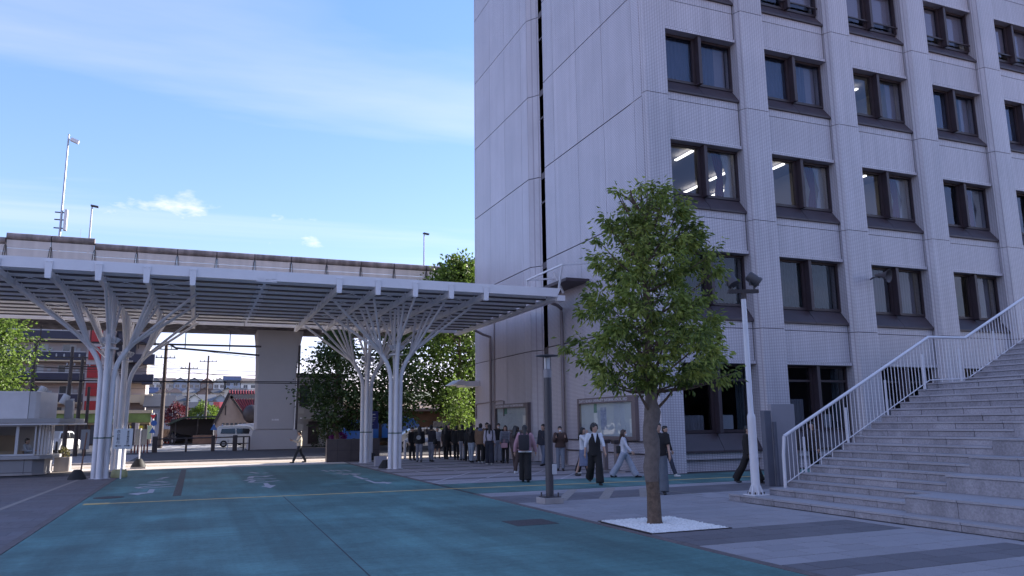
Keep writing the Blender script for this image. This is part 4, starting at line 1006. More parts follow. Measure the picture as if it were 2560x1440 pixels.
H2 = [(-13.3,'white','blue','side','white house with a patch of bright blue roof below the hilltop row'),(-9.6,'cream','brown','hip','cream house with brown hip roof in the second row'),(-6.2,'grey','brown','hip','grey house with brown hip roof left of the flat cream one'),(-2.4,'cream','pale','hip','wide cream house with flat pale roof in the middle of the hillside'),(2.0,'brown','brown','gable','brown gabled house right of the flat cream one'),(5.4,'beige','grey','hip','beige house with grey hip roof below the orange roof'),(8.6,'cream','brown','gable','cream gabled house below the small white gable'),(12.0,'grey','grey','side','grey house next to the red tiled shop ridge')]
for i, (x, wl, rf, kd, lb) in enumerate(H2): house(x, 255, 9.1, 4.2, 5.5, 2.9, wl, rf, kd, lb, .06*(-1)**i, 1.5, 2)
H1 = [(-10.6,'grey','slate','side','dark slate roofed house low on the hill beside the apartments'),(-7.0,'beige','grey','hip','beige house with grey hip roof by the tall leaning pole'),(-3.7,'grey','grey','hip','grey hip roofed house in the third row between poles'),(-.6,'white','grey','gable','white gabled house with grey roof in the third row'),(2.5,'grey','pale','side','house with pale ribbed roof in the third row'),(5.6,'bluegrey','pale','gable','house with a pale sloping gable near the red shop'),(8.8,'grey','pale','side','house with a pale roof partly behind the red shop')]
for i, (x, wl, rf, kd, lb) in enumerate(H1): house(x, 213, 5.8, 3.7, 5, 2.5, wl, rf, kd, lb, .08*(-1)**i, 1.5, 2)
H0 = [(-3.9,'pink','brown','side','pink rendered house with brown roof above the red maple'),(-.6,'grey','slate','side','slate roofed house behind the bright green bush'),(2.4,'bluegrey','grey','side','blue-grey house just left of the red tiled shop'),(5.2,'white','red','side','low white building with a small red roof by the shop gable')]
for i, (x, wl, rf, kd, lb) in enumerate(H0): house(x, 172, 3.0, 3.3, 5, 2.6, wl, rf, kd, lb, 0, 1.1, 1)
# grey two-storey house beside the apartment block
house(-4.3, 105, 0, 2.9, 6, 4.3, 'grey', 'slate', 'side', 'plain grey house with slate roof right of the apartment block', 0, 1.3, 2)

# ------------------------------------------------------------------ apartment block
ap = thing('apartment_block', 'beige apartment block with navy balcony bands and a red stair tower', 'building', (-14, 108, 0))
m_apw = mat('apartment_wall', (.40,.34,.33), .85, var=.06, vscale=.5); m_navy = mat('navy_panel', (.022,.022,.045), .5, var=.1); m_cream = mat('cream_trim', (.52,.42,.28), .7); m_redp = mat('red_panel', (.30,.012,.015), .5)
AY = 108.0
q = MB(); q.box(-26,-9.9,AY,AY+9,0,17); q.box(-9.89,-6.2,AY+1.5,AY+9,0,17); q.build('wall', m_apw, ap)
for i, z in enumerate((2.35, 4.87, 7.4, 9.95, 12.5, 15.0)):
    q = MB(); q.box(-26,-12.9,AY-1.3,AY-.001,z-.18,z-.02); q.build('slab_edge', m_cream, ap)
    q = MB(); q.box(-26,-12.9,AY-1.35,AY-1.25,z,z+.95); q.build('balcony_panel', m_navy, ap)
    q = MB(); q.box(-26,-12.9,AY-1.36,AY-1.26,z+.96,z+1.04); q.build('balcony_rail', m_wframe, ap)
    q = MB(); q.box(-9.6,-6.6,AY-.2,AY+1.49,z-.05,z+.95); q.box(-6.59,-5.3,AY-.2,AY+1.4,z-.3,z+1.0); q.build('balcony_panel', m_navy if i != 1 else m_cream, ap)
    for j, x in enumerate((-24.2,-21.3,-18.2,-15.2)):
        q = MB(); q.box(x-.75+.3*(i%2), x+.75+.3*(i%2), AY-.06,AY-.002, z+.98, z+2.0); w_ = q.build('window', m_wframe, ap)
        q = MB(); q.box(x-.68+.3*(i%2), x+.02+.3*(i%2), AY-.09,AY-.061, z+1.03, z+1.95); q.build('pane', m_pane, w_)
        q = MB(); q.box(x+1.15, x+1.5, AY-.1,AY-.002, z+1.2, z+1.55); q.build('vent_box', m_wframe, ap)
    q = MB(); q.box(-8.9,-7.9,AY+1.42,AY+1.499,z+1.0,z+1.9); w_ = q.build('window', m_pane, ap)
q = MB(); q.box(-9.88,-7.6,AY+1.0,AY+1.45,9.2,17); q.build('navy_wall', m_navy, ap)
for i in range(7):
    z = 1.2+2.2*i
    q = MB(); q.box(-12.6,-11.2,AY-1.6,AY-1.5,z,z+1.6); q.build('stair_panel', m_redp, ap)
    q = MB(); q.bar((-12.7,AY-1.55,z+1.7),(-10.2,AY-1.55,z+1.7),.06,.06); q.bar((-11.1,AY-1.55,z),(-11.1,AY-1.55,z+1.7),.07,.07); q.bar((-10.2,AY-1.55,z),(-10.2,AY-1.55,z+1.7),.06,.06); q.build('stair_rail', m_wframe, ap)
q = MB(); q.box(-12.8,-10.0,AY-1.4,AY-.01,.1,16.5); q.build('stair_core', m_apw, ap)
# shop with the green sign band
sh = thing('corner_shop', 'single-storey shop with long green sign band under the apartments', 'shop', (-8, 92, 0))
q = MB(); q.box(-18,-4.6,92.6,100,0,3.3); q.build('wall', mat('shop_brown',(.13,.075,.05),.7,var=.3,vscale=1.2), sh)
m_gsign = mat('green_sign', (.155,.22,.055), .5, var=.35, vscale=1.0); q = MB(); q.box(-18,-4.5,92.0,92.59,2.3,3.25); q.build('sign_band', m_gsign, sh)
q = MB(); q.box(-18.1,-4.4,91.9,93,3.26,3.6); q.build('cornice', m_cream, sh); q = MB(); q.box(-4.49,-4.2,92.0,92.6,2.25,3.3); q.build('sign_end', m_white2, sh)
q = MB(); q.lathe([(.0,0),(.24,0),(.24,.03),(.17,.03),(.17,.02),(.0,.02)], (-7.9,91.97,2.85), 20, 0, Matrix.Rotation(R(90),4,'X')); q.bar((-8.1,91.94,2.87),(-7.7,91.94,2.87),.03,.05); q.build('sign_roundel', m_white2, sh)
q = MB(); q.box(-18,-4.6,92.3,92.59,2.1,2.29); q.build('lintel', m_cream, sh)
for x0, x1, m_ in ((-17,-15.2,m_pane),(-14.8,-12.6,m_pane),(-12.2,-10.5,m_frame),(-10.2,-8.9,m_pane),(-8.6,-6.8,m_frame),(-6.6,-5.0,m_pane)):
    q = MB(); q.box(x0,x1,92.5,92.6,.1,2.05); q.build('shopfront', m_, sh)
q = MB(); q.box(-12.55,-12.25,92.4,92.6,0,2.1); q.build('red_pilaster', m_redp, sh)
m_yb = mat('yellow_banner',(.62,.50,.03),.8)
for i, (x, y, m_, lb) in enumerate(((-6.35,90.5,m_yb,'left yellow vertical banner flag in front of the shop'),(-5.5,90.2,m_yb,'right yellow vertical banner flag in front of the shop'),(-4.6,89.5,mat('pale_banner',(.45,.55,.35),.8),'pale green vertical banner flag at the shop corner'))):
    t = thing('banner_flag', lb, 'banner', (x,y,0), 'banner flags at the shop')
    q = MB(); q.tube([(x-.02,y,0),(x-.02,y,2.0)], .02, 6); q.build('pole', m_wframe, t)
    q = MB(); wavy(q, x, x+.38, y, .55, 1.95, .03, .4); q.build('cloth', m_, t, smooth='all', fix=False)
for x, y, z1, m_, lb in ((-5.9,88.5,2.25,m_dk_steel,'dark square pylon sign before the shop front'),(-5.55,88.5,2.2,mat('pale_pylon',(.5,.42,.38),.6),'pale narrow pylon with red lettering beside the dark pylon')):
    q = MB(); q.box(x-.18,x+.18,y-.1,y+.1,0,z1); t = tag(q.build('pylon_sign', m_, bevel=.02), lb, 'sign')
q = MB(); q.box(-8.25,-7.85,80,80.1,.35,1.35); q.box(-8.3,-8.25,80,80.1,0,1.4); q.box(-7.85,-7.8,80,80.1,0,1.4); sg = tag(q.build('stand_sign', mat('red_sign',(.45,.02,.03),.5)), 'red portable sign between the two white columns', 'sign')
# traffic signs near the crossing
def road_sign(x, y, h, shape, col, lb):
    t = thing('traffic_sign', lb, 'sign', (x,y,0), 'traffic signs by the far crossing')
    q = MB(); q.tube([(x,y,0),(x,y,h)], .035, 8); q.build('pole', m_wframe, t)
    q = MB()
    if shape == 'tri': q.prism([(x-.3,h-.55),(x+.3,h-.55),(x,h)], y-.06, y-.04, axis='y')
    elif shape == 'inv': q.prism([(x-.28,h),(x+.28,h),(x,h-.5)], y-.06, y-.04, axis='y')
    else: q.prism([(x+.28*math.cos(a*math.pi/8), h-.28+.28*math.sin(a*math.pi/8)) for a in range(16)], y-.06, y-.04, axis='y')
    q.build('plate', mat('sign_'+col, {'blue':(.02,.09,.32),'red':(.5,.02,.03)}[col], .4), t)
    return t
road_sign(-4.0, 86, 3.0, 'inv', 'red', 'red inverted triangle stop sign at the shop corner')
road_sign(-3.86, 85.8, 2.45, 'disc', 'blue', 'blue round traffic sign just below the red stop triangle')
road_sign(-3.9, 84.5, 1.75, 'tri', 'blue', 'lower blue pedestrian crossing sign at the shop corner')
road_sign(1.55, 76, 2.0, 'tri', 'blue', 'blue crossing sign left of the white van')
road_sign(2.3, 77, 1.95, 'tri', 'blue', 'blue crossing sign above the white van roof')

# ------------------------------------------------------------------ red-roofed shop
rs = thing('red_roof_shop', 'beige gabled shop with striped red tile roof behind the white van', 'shop', (4, 86, 0))
m_rtile = mat('red_roof_tile', (.25,.035,.04), .45, objrand=.12); m_rtile2 = mat('red_roof_bed', (.07,.018,.022), .6)
q = MB(); q.prism([(1.85,0),(5.1,0),(5.1,2.5),(3.4,4.9),(2.9,4.9),(1.85,2.0)], 86, 86.3, axis='y'); q.box(2.0,16,86.31,96,0,2.6); q.build('wall', mat('shop_beige',(.36,.29,.25),.85,var=.06), rs)
q = MB(); q.add([(3.3,86.0,4.55),(14,86.0,4.55),(14,84.6,2.65),(4.75,84.6,2.65)], [(0,1,2,3)]); q.add([(3.0,86.4,5.45),(14,86.4,5.45),(14,86.0,5.05),(3.1,86.0,5.05)], [(0,1,2,3)])
q.v = [tuple(p) for p in q.v]; q.build('roof', m_rtile2, rs)
for i in range(40):
    t_ = i/39; x = 3.42+.27*i
    xb = x+1.35*(1-min(1, i/30.)*.0)
    q = MB(); q.tube([(x, 86.0, 4.58), (x+1.4*max(0,1-i/10), 84.6, 2.70)], .075, 6); q.build('roof_tile_row', m_rtile, rs)
    q = MB(); q.tube([(x-.3, 86.42, 5.49), (x-.28, 85.98, 5.08)], .075, 6); q.build('roof_tile_row', m_rtile, rs)
q = MB(); q.box(3.2,14,86.0,86.3,4.6,5.04); q.build('clerestory', mat('clerestory',(.17,.16,.16),.6), rs)
q = MB(); q.bar((3.1,85.9,5.2),(1.7,85.9,1.9),.2,.3); q.bar((3.35,84.9,4.6),(4.85,84.6,2.5),.15,.2); q.build('bargeboard', m_dk_steel, rs)
q = MB(); q.box(2.75,2.85,85.95,86,2.9,3.9); q.build('slit_window', m_dk_steel, rs)
for i in range(6):
    q = MB(); q.box(2.5+.42*i,2.75+.42*i,85.93,86,1.4,2.1); q.build('window', m_pane, rs)
q = MB(); q.ell((5.3,84.3,3.0),(.9,.9,.95),16,10); q.build('entrance_hood', m_dk_steel, rs, smooth=True)
# carport
cp = thing('carport', 'dark green carport roof over parked cars in the distance', 'carport', (0, 88, 0))
q = MB(); q.prism([(-2.6,1.95),(-1.1,2.65),(2.3,2.75),(2.3,2.9),(-1.2,2.8),(-2.7,2.1)], 87, 91, axis='y'); q.build('roof', mat('dark_green',(.03,.05,.035),.6), cp)
q = MB(); q.box(-2.5,2.4,90.9,91.0,0,2.6); q.build('shade_backing', m_dk_steel, cp)  # dark sheet added for the shade inside the carport
for x in (-1.9,.2,2.2):
    q = MB(); q.tube([(x,87.2,0),(x,87.2,2.7 if x > -1 else 2.3)], .05, 6); q.build('post', m_dk_steel, cp)
q = MB(); q.box(-.2,1.9,86.9,87.1,0,.9); tag(q.build('planter_wall', mat('brown_board',(.22,.13,.09),.8,var=.2)), 'low brown boarded wall under the carport', 'wall')

# ------------------------------------------------------------------ buildings to the right behind the trees
bh = thing('white_house', 'pale two-storey house with a brown door right of the pier', 'house', (9.6, 69, 0))
q = MB(); q.box(8.0,12.0,69.0,71.4,0,5.9); q.build('wall', mat('pale_render',(.42,.41,.42),.85,var=.08), bh)
q = MB(); q.box(7.8,12.2,68.7,71.6,5.901,6.2); q.build('roof', m_slate, bh)
q = MB(); q.box(9.0,9.9,68.9,68.99,.2,2.1); q.build('door', m_frame, bh)
q = MB(); q.box(8.3,10.4,68.0,68.99,2.3,2.45); q.build('porch_roof', m_wframe, bh)
q = MB(); q.box(8.2,9.0,68.92,68.99,3.4,5.2); w_ = q.build('window', m_frame, bh); q = MB(); q.box(8.3,8.9,68.9,68.919,3.5,5.1); q.build('pane', m_pane, w_)
for z in (1.35,2.75):
    q = MB(); q.box(8.05,8.6,68.6,68.99,z,z+.55); q.build('air_conditioner', m_wframe, bh, bevel=.03)
bl = thing('brown_hall', 'long low brown timber building behind the blue truck and trees', 'building', (18, 72, 0))
q = MB(); q.box(12.6,40,68.5,71.4,0,2.9); q.build('wall', mat('timber_brown',(.17,.09,.05),.8,var=.25,vscale=1), bl)
q = MB(); q.prism([(67.6,2.9),(71.8,2.9),(71.8,3.4),(70,3.9),(67.6,3.1)], 12.3, 40, axis='x'); q.build('roof', mat('roof_beige2',(.30,.24,.22),.8), bl)
for x in range(14, 40, 3):
    q = MB(); q.box(x,x+1.6,68.43,68.49,.9,2.0); q.build('window', m_pane, bl)
hg = MB()
for i in range(4200):
    x, z = random.uniform(9.0, 42), random.uniform(0, 1.5); y = 66.5+random.uniform(-.5,.5); s_ = random.uniform(.06,.14)
    a = Vector((random.gauss(0,1),random.gauss(0,1),random.gauss(0,1))).normalized()*s_; c_ = a.orthogonal().normalized()*s_*.6; p = Vector((x,y,z))
    hg.add([p-a, p+c_, p+a, p-c_], [(0,1,2,3)])
tag(hg.build('hedge', mat('hedge_leaf',(.025,.045,.014),.6,island=.4), fix=False), 'dark clipped hedge along the road behind the blue truck', 'hedge')

# ------------------------------------------------------------------ utility poles and wires
m_upole = mat('concrete_pole', (.075,.055,.052), .8, var=.15); 
def upole(x, y, h, lb, arms=1, r_=.15, mm=None, rz=0.0):
    t = thing('utility_pole', lb, 'utility pole', (x,y,0), 'utility poles')
    q = MB(); q.tube([(x,y,0),(x,y,h)], [r_,r_*.68], 10); q.build('pole', mm or m_upole, t, smooth=True)
    for i in range(arms):
        z = h-.7-.75*i; d = Vector((math.cos(rz), math.sin(rz), 0))*(.95-.15*i)
        q = MB(); q.bar(Vector((x,y-.1,z))-d, Vector((x,y-.1,z))+d, .07, .08); a = q.build('cross_arm', m_dk_steel, t)
        for k in (-.9,-.45,.45,.9): p = Vector((x,y-.1,z))+d*k; q = MB(); q.lathe([(.03,0),(.06,.05),(.03,.1),(.055,.15),(.0,.2)], p+Vector((0,0,.04)), 8); q.build('insulator', m_wframe, a)
    return t
upole(-2.75, 74, 9.2, 'tall leaning-looking brown pole nearest the shop with bracing arms', 2, .2)
upole(-1.0, 95, 9.0, 'middle utility pole with a row of short insulators', 1, .15)
upole(.97, 95, 9.8, 'right-hand utility pole with a wide cross arm on the skyline', 1, .15)
upole(-9.6, 56, 7.2, 'thick dark utility pole beside the leafy tree at far left', 0, .17, m_dk_steel)
upole(-7.55, 56, 6.9, 'dark utility pole with drums in front of the navy balconies, left of three', 1, .14, m_dk_steel)
upole(-7.05, 57, 6.4, 'dark utility pole in front of the red stair tower, middle of three', 1, .14, m_dk_steel)
upole(-6.55, 57, 4.4, 'shortest dark pole in front of the green sign, right of three', 0, .12, m_dk_steel)
for x, z, lb in ((-9.0,4.05,'left pole-mounted pale transformer drum before the balconies'),(-7.7,3.55,'right pole-mounted pale transformer drum before the balconies')):
    q = MB(); q.lathe([(.0,-.3),(.2,-.3),(.22,-.25),(.22,.25),(.2,.3),(.0,.32)], (x,55.7,z), 14, 0, Matrix.Rotation(R(25),4,'Y')); q.box(x-.05,x+.5,55.9,56,z-.05,z+.05); tag(q.build('transformer', mat('drum_grey',(.42,.43,.46),.5), smooth=True), lb, 'transformer', 'transformer drums')
wires = [((-60,60,6.2),(60,58,5.3),.9),((-60,57,4.9),(70,56,5.5),.4),((-40,76,8.6),(50,74,6.2),.7),((-40,76,8.3),(50,74,6.0),.8),((-2.8,74,8.8),(60,90,5.5),.8),((-2.8,74,7.6),(.97,95,7.9),.3),((-30,97,8.3),(50,97,8.2),.5),((-30,97,7.4),(50,97,7.7),.4),((-30,95,6.7),(60,95,7.6),.5),((-30,95,6.2),(60,95,6.6),.4),((-2.8,74,6.8),(40,110,7.2),.9),((-9.6,56,5.6),(-2.75,74,7.2),.3),((-9.6,56,4.6),(-7.05,57,3.0),.15),((-9.6,56,6.4),(-30,50,6.5),.3),((-9.6,56,4.2),(-30,50,4.4),.2)]
WL = ['thickest black cable, sagging lowest across the pier', 'thick black cable stretched level just above the hillside roofs', 'upper of two close cables passing the top of the nearest brown pole', 'lower of two close cables passing the top of the nearest brown pole', 'cable descending to the right from the top of the nearest brown pole', 'short cable between the nearest brown pole and the right-hand skyline pole', 'highest level cable behind the skyline poles', 'second level cable behind the skyline poles', 'third cable behind the skyline poles, rising to the right', 'lowest cable behind the skyline poles, just over the hilltop', 'cable running from the nearest brown pole away over the hill', 'cable from the thick dark pole at far left to the nearest brown pole', 'short slack cable between the dark poles before the balconies', 'high cable leaving the thick dark pole to the left', 'low cable leaving the thick dark pole to the left']
for i, (a, c_, sag) in enumerate(wires):
    a, c_ = Vector(a), Vector(c_); q = MB(); q.tube([a.lerp(c_, t)+Vector((0,0,-4*sag*t*(1-t))) for t in [k/12 for k in range(13)]], .035 if i < 2 else .02, 5)
    tag(q.build('overhead_wire', m_black), WL[i], 'cable', 'overhead cables')

# ------------------------------------------------------------------ far road: markings, guard rail, cones
b = MB(); b.box(-60, 60, 43.2, 118, -.0295, -.018); struct(b.build('road', mat('road_asphalt', (.045,.041,.047), .9, var=.2, vscale=.8)))
b = MB(); b.box(-7, 3.6, 62, 117, -.018, -.0145); struct(b.build('sunlit_road_patch', mat('glare_asphalt', (.20,.19,.19), .85, var=.12, vscale=.6)))  # far stretch of the road, low-sun glare put into its paler colour
b = MB()
for r_, y in enumerate((66.5, 70.5, 75, 80.5)):
    for i in range(9): b.add([(-4+1.25*i+.4*r_, y, -.012), (-3.25+1.25*i+.4*r_, y, -.012), (-3.1+1.25*i+.4*r_, y+.9+.2*r_, -.012), (-3.85+1.25*i+.4*r_, y+.9+.2*r_, -.012)], [(0,1,2,3)])
b.add([(-2.6,84,-.012),(-2.2,84,-.012),(1.0,76,-.012),(.6,76,-.012)], [(0,1,2,3)])
struct(b.build('crossing_markings', m_white2, fix=False))
b = MB()
for i in range(14): b.box(-11.5, -3.2, 44+1.0*i, 44.45+1.0*i, -.018, -.0125)
struct(b.build('zebra_crossing', m_white, fix=False))
gr = thing('guard_rail', 'dark brown pipe guard rail along the far side of the road', 'railing', (0, 61, 0))
for x, w in ((-2.6,.17),(-.55,.07),(1.25,.13),(2.75,.16),(3.35,.06),(3.75,.06)):
    q = MB(); q.box(x-w, x+w, 61-w*.6, 61+w*.6, 0, 1.0 if w < .12 else 1.12); q.build('post', m_dk_steel, gr, bevel=.02)
q = MB(); q.tube([(-2.5,61,.93),(3.8,61,1.0)], .045, 8); q.tube([(-2.5,61,.5),(3.8,61,.52)], .035, 8); q.build('rail', m_dk_steel, gr)
for i, (x, y) in enumerate(((-3.3,93),(-2.95,93.4),(-2.6,93.1))):
    q = MB(); q.box(x-.2,x+.2,y-.2,y+.2,0,.04); q.lathe([(.17,.04),(.05,.75),(.0,.76)], (x,y,0), 12); tag(q.build('traffic_cone', mat('cone_red',(.75,.06,.03),.5)), ['left','right','middle'][(i*2)%3]+' of three red traffic cones by the brown pole at the shop corner', 'cone', 'red traffic cones')
for i in range(6):
    x = -4.05+.2*i; q = MB(); q.lathe([(.05,0),(.05,.72),(.03,.8),(.0,.8)], (x, 60.5+.1*(i%2), 0), 10); tag(q.build('bollard', mat('maroon_bollard',(.16,.02,.02),.5), smooth=True), ['leftmost','second from left','third from left','third from right','second from right','rightmost'][i]+' slim maroon bollard left of the dark guard rail', 'bollard', 'maroon bollards')
for i in range(5):
    x = -9.55+.33*i; q = MB(); q.lathe([(.07,0),(.07,.85),(.05,.93),(.0,.95)], (x, 57.8, 0), 10); tag(q.build('bollard', m_dk_steel, smooth=True), ['leftmost','second from left','middle','second from right','rightmost'][i]+' dark rounded bollard behind the gate house', 'bollard', 'dark bollards')
q = MB(); q.lathe([(.09,0),(.09,.1),(.05,.12),(.05,.55),(.1,.62),(.1,.75),(.0,.8)], (2.35,64,0), 12); tag(q.build('bollard', m_white2, smooth=True), 'white bollard in front of the white van', 'bollard')

# ------------------------------------------------------------------ vehicles
m_tyre = mat('tyre', (.015,.014,.015), .8); m_rim = mat('rim', (.35,.35,.37), .35, metal=.6); m_cglass = mat('car_glass', (.012,.014,.018), .08, spec=.7)
m_lampr = mat('tail_lamp', (.3,.01,.01), .3); m_lampw = mat('head_lamp', (.6,.6,.62), .15)
def vehicle(name, lb, cat, x, y, rz, L_, Wd, prof_, wins, wheels, wr, paint, extra=None, group=None):
    # profile in (x along, z); front towards +x; the body narrows a little towards the roof
    t = thing(name, lb, cat, (x,y,0), group); M = Matrix.Translation((x,y,0)) @ Matrix.Rotation(rz,4,'Z')
    def put(q, nm, m_, par=t, **k):
        q.v = [tuple(M @ Vector(p)) for p in q.v]; return q.build(nm, m_, par, **k)
    zmax = max(p[1] for p in prof_); zb = .9 if zmax < 1.6 else 1.0
    def half(z): return Wd/2*(1-.16*max(0, (z-zb))/(zmax-zb+1e-6)) if z > zb else Wd/2
    n_ = len(prof_); q = MB()
    q.add([(a, -half(z), z) for a, z in prof_]+[(a, half(z), z) for a, z in prof_], [tuple(range(n_)), tuple(reversed(range(n_,2*n_)))]+[(i, n_+i, n_+(i+1)%n_, (i+1)%n_) for i in range(n_)])
    body = put(q, 'body', paint, bevel=.05, smooth=True)
    for pl in wins:                                   # side windows, both sides
        for s_ in (-1, 1):
            q = MB(); k = len(pl); q.add([(a, s_*(half(z)+.004), z) for a, z in pl]+[(a, s_*(half(z)-.03), z) for a, z in pl], [tuple(range(k)), tuple(reversed(range(k,2*k)))]+[(i,k+i,k+(i+1)%k,(i+1)%k) for i in range(k)]); put(q, 'side_window', m_cglass)
    for wx in wheels:
        for s_ in (-1, 1):
            q = MB(); q.lathe([(wr*.55,-.09),(wr*.95,-.09),(wr,-.06),(wr,.06),(wr*.95,.09),(wr*.55,.09)], (wx, s_*(Wd/2-.07), wr), 18, 0, Matrix.Rotation(R(90),4,'X')); w_ = put(q, 'wheel', m_tyre, smooth=True)
            q = MB(); q.lathe([(.0,-.1),(wr*.56,-.095),(wr*.56,.095),(.0,.1)], (wx, s_*(Wd/2-.07), wr), 14, 0, Matrix.Rotation(R(90),4,'X')); put(q, 'rim', m_rim, w_)
    if extra: extra(put, half)
    return t
pw = mat('car_white', (.62,.62,.63), .25, coat=.5)
def van_extra(put, half):
    q = MB(); q.add([(1.12,-.56,1.66),(1.12,.56,1.66),(1.56,.64,1.12),(1.56,-.64,1.12)], [(0,1,2,3)]); put(q, 'windscreen', m_cglass, fix=False)
    for s_ in (-1, 1):
        q = MB(); q.box(1.55,1.7,s_*.62-.12,s_*.62+.12,.72,.9); put(q, 'headlight', m_lampw); q = MB(); q.box(-1.72,-1.68,s_*.6-.06,s_*.6+.06,.7,1.1); put(q, 'tail_light', m_lampr); q = MB(); q.obox((1.2,s_*.8,1.15),(.1,.12,.16)); put(q, 'mirror', m_black)
    q = MB()
    for s_ in (-.45,.45): q.bar((-1.2,s_,1.84),(.3,s_,1.84),.04,.04)
    for a in (-1.1,-.4,.2): q.bar((a,-.45,1.85),(a,.45,1.85),.04,.04); 
    put(q, 'roof_rack', m_wht_steel)
vehicle('van', 'small white boxy van with roof rack parked left of the concrete pier', 'van', 3.45, 72, 0.0, 3.4, 1.48,
        [(-1.7,.28),(1.65,.28),(1.72,.55),(1.68,.95),(1.5,1.08),(1.05,1.72),(.8,1.8),(-1.55,1.8),(-1.7,1.65)], [[(-1.45,1.15),(-1.35,1.55),(-.25,1.58),(-.25,1.12)],[(-.15,1.12),(-.15,1.58),(.85,1.55),(1.2,1.1)]], (-1.15,1.12), .29, pw, van_extra)
pt = mat('truck_blue', (.04,.15,.46), .3, coat=.3)
def truck_extra(put, half):
    q = MB(); q.add([(-2.93,-.8,1.35),(-2.93,.8,1.35),(-2.7,.75,2.0),(-2.7,-.75,2.0)], [(0,1,2,3)]); put(q, 'windscreen', m_cglass, fix=False)
    q = MB(); q.prism([(-1.15,.75),(2.35,.75),(2.9,1.1),(2.85,1.75),(2.3,2.25),(1.7,2.33),(-.15,2.3),(-.15,2.2),(-1.15,2.2)], -.98, .98, axis='y'); h_ = put(q, 'hopper', pt, bevel=.06, smooth=True)
    q = MB(); q.box(-.35,-.1,-1.0,1.0,.7,2.28); put(q, 'hopper_frame', m_dk_steel)
    q = MB(); q.box(-2.8,2.4,-.45,.45,.45,.72); put(q, 'chassis', m_dk_steel)
    for s_ in (-1,1):
        q = MB(); q.box(-3.02,-2.95,s_*.7-.14,s_*.7+.14,.65,.85); put(q, 'headlight', m_lampw); q = MB(); q.obox((-2.85,s_*1.1,1.6),(.1,.14,.3)); put(q, 'mirror', m_black)
vehicle('garbage_truck', 'blue refuse truck with rounded hopper parked behind the right columns', 'truck', 13.3, 60, 0.0, 6, 1.96,
        [(-3.0,.5),(-1.3,.5),(-1.3,2.1),(-2.6,2.12),(-2.75,2.0),(-3.0,1.3)], [[(-2.78,1.35),(-2.62,1.9),(-1.75,1.9),(-1.75,1.3)]], (-2.2,1.3), .38, pt, truck_extra)
def car_extra(put, half):
    q = MB(); q.add([(-1.45,-.62,.98),(-1.45,.62,.98),(-.62,.55,1.42),(-.62,-.55,1.42)], [(0,1,2,3)]); put(q, 'windscreen', m_cglass, fix=False)
    for s_ in (-1,1):
        q = MB(); q.obox((-1.0,s_*.88,.98),(.16,.16,.14)); put(q, 'mirror', pw, bevel=.03); q = MB(); q.box(-1.98,-1.85,s_*.6-.15,s_*.6+.15,.62,.75); put(q, 'headlight', m_lampw)
        q = MB(); q.box(-1.3,1.2,s_*(.845),s_*(.85),.62,.66); put(q, 'side_stripe', m_black)
vehicle('hatchback_car', 'white hatchback car with dark side stripe behind the waiting crowd', 'car', 14.75, 54, 0.0, 3.95, 1.68,
        [(-1.95,.25),(1.95,.25),(1.98,.7),(1.85,1.0),(1.35,1.42),(.9,1.5),(-.45,1.48),(-.75,1.42),(-1.5,.98),(-1.9,.82),(-2.0,.55)], [[(-1.15,1.0),(-.55,1.38),(.05,1.4),(.05,1.0)],[(.12,1.0),(.12,1.4),(.85,1.4),(1.3,1.05)]], (-1.25,1.3), .31, pw, car_extra)
for x, y, rz, col, lb in ((-9.3,66,R(75),(.55,.55,.56),'silver-white car seen from behind left of the dark poles'),(-2.1,92,R(-60),(.03,.03,.035),'dark car parked at the left end of the carport'),(.9,92.5,R(-90),(.5,.5,.5),'pale car parked deep under the carport')):
    vehicle('parked_car', lb, 'car', x, y, rz, 3.9, 1.66, [(-1.95,.25),(1.95,.25),(2.0,.6),(1.9,.85),(1.3,.98),(.7,1.5),(.4,1.56),(-1.4,1.56),(-1.9,1.05),(-1.98,.7)], [[(.05,1.02),(.05,1.46),(.6,1.42),(1.05,1.02)],[(-.05,1.02),(-.05,1.46),(-1.3,1.44),(-1.6,1.05)]], (-1.25,1.25), .31, mat('car_%d'%int(x*10), col, .25, coat=.5), None)
q = MB(); q.prism([(3.0,.5),(9.0,.5),(9,2.1),(7.5,2.15),(3.9,1.95),(3.0,1.55)], 79, 81, axis='y'); dt = thing('covered_truck','pale truck with a bluish cover behind the white van','truck',(6,80,0))
q.build('body', mat('cover_white',(.45,.48,.56),.5), dt, bevel=.1, smooth=True)
for x in (4,8):
    for y in (79.1,80.9):
        q = MB(); q.lathe([(.0,-.1),(.36,-.1),(.36,.1),(.0,.1)], (x,y,.36), 14, 0, Matrix.Rotation(R(90),4,'X')); q.build('wheel', m_tyre, dt)

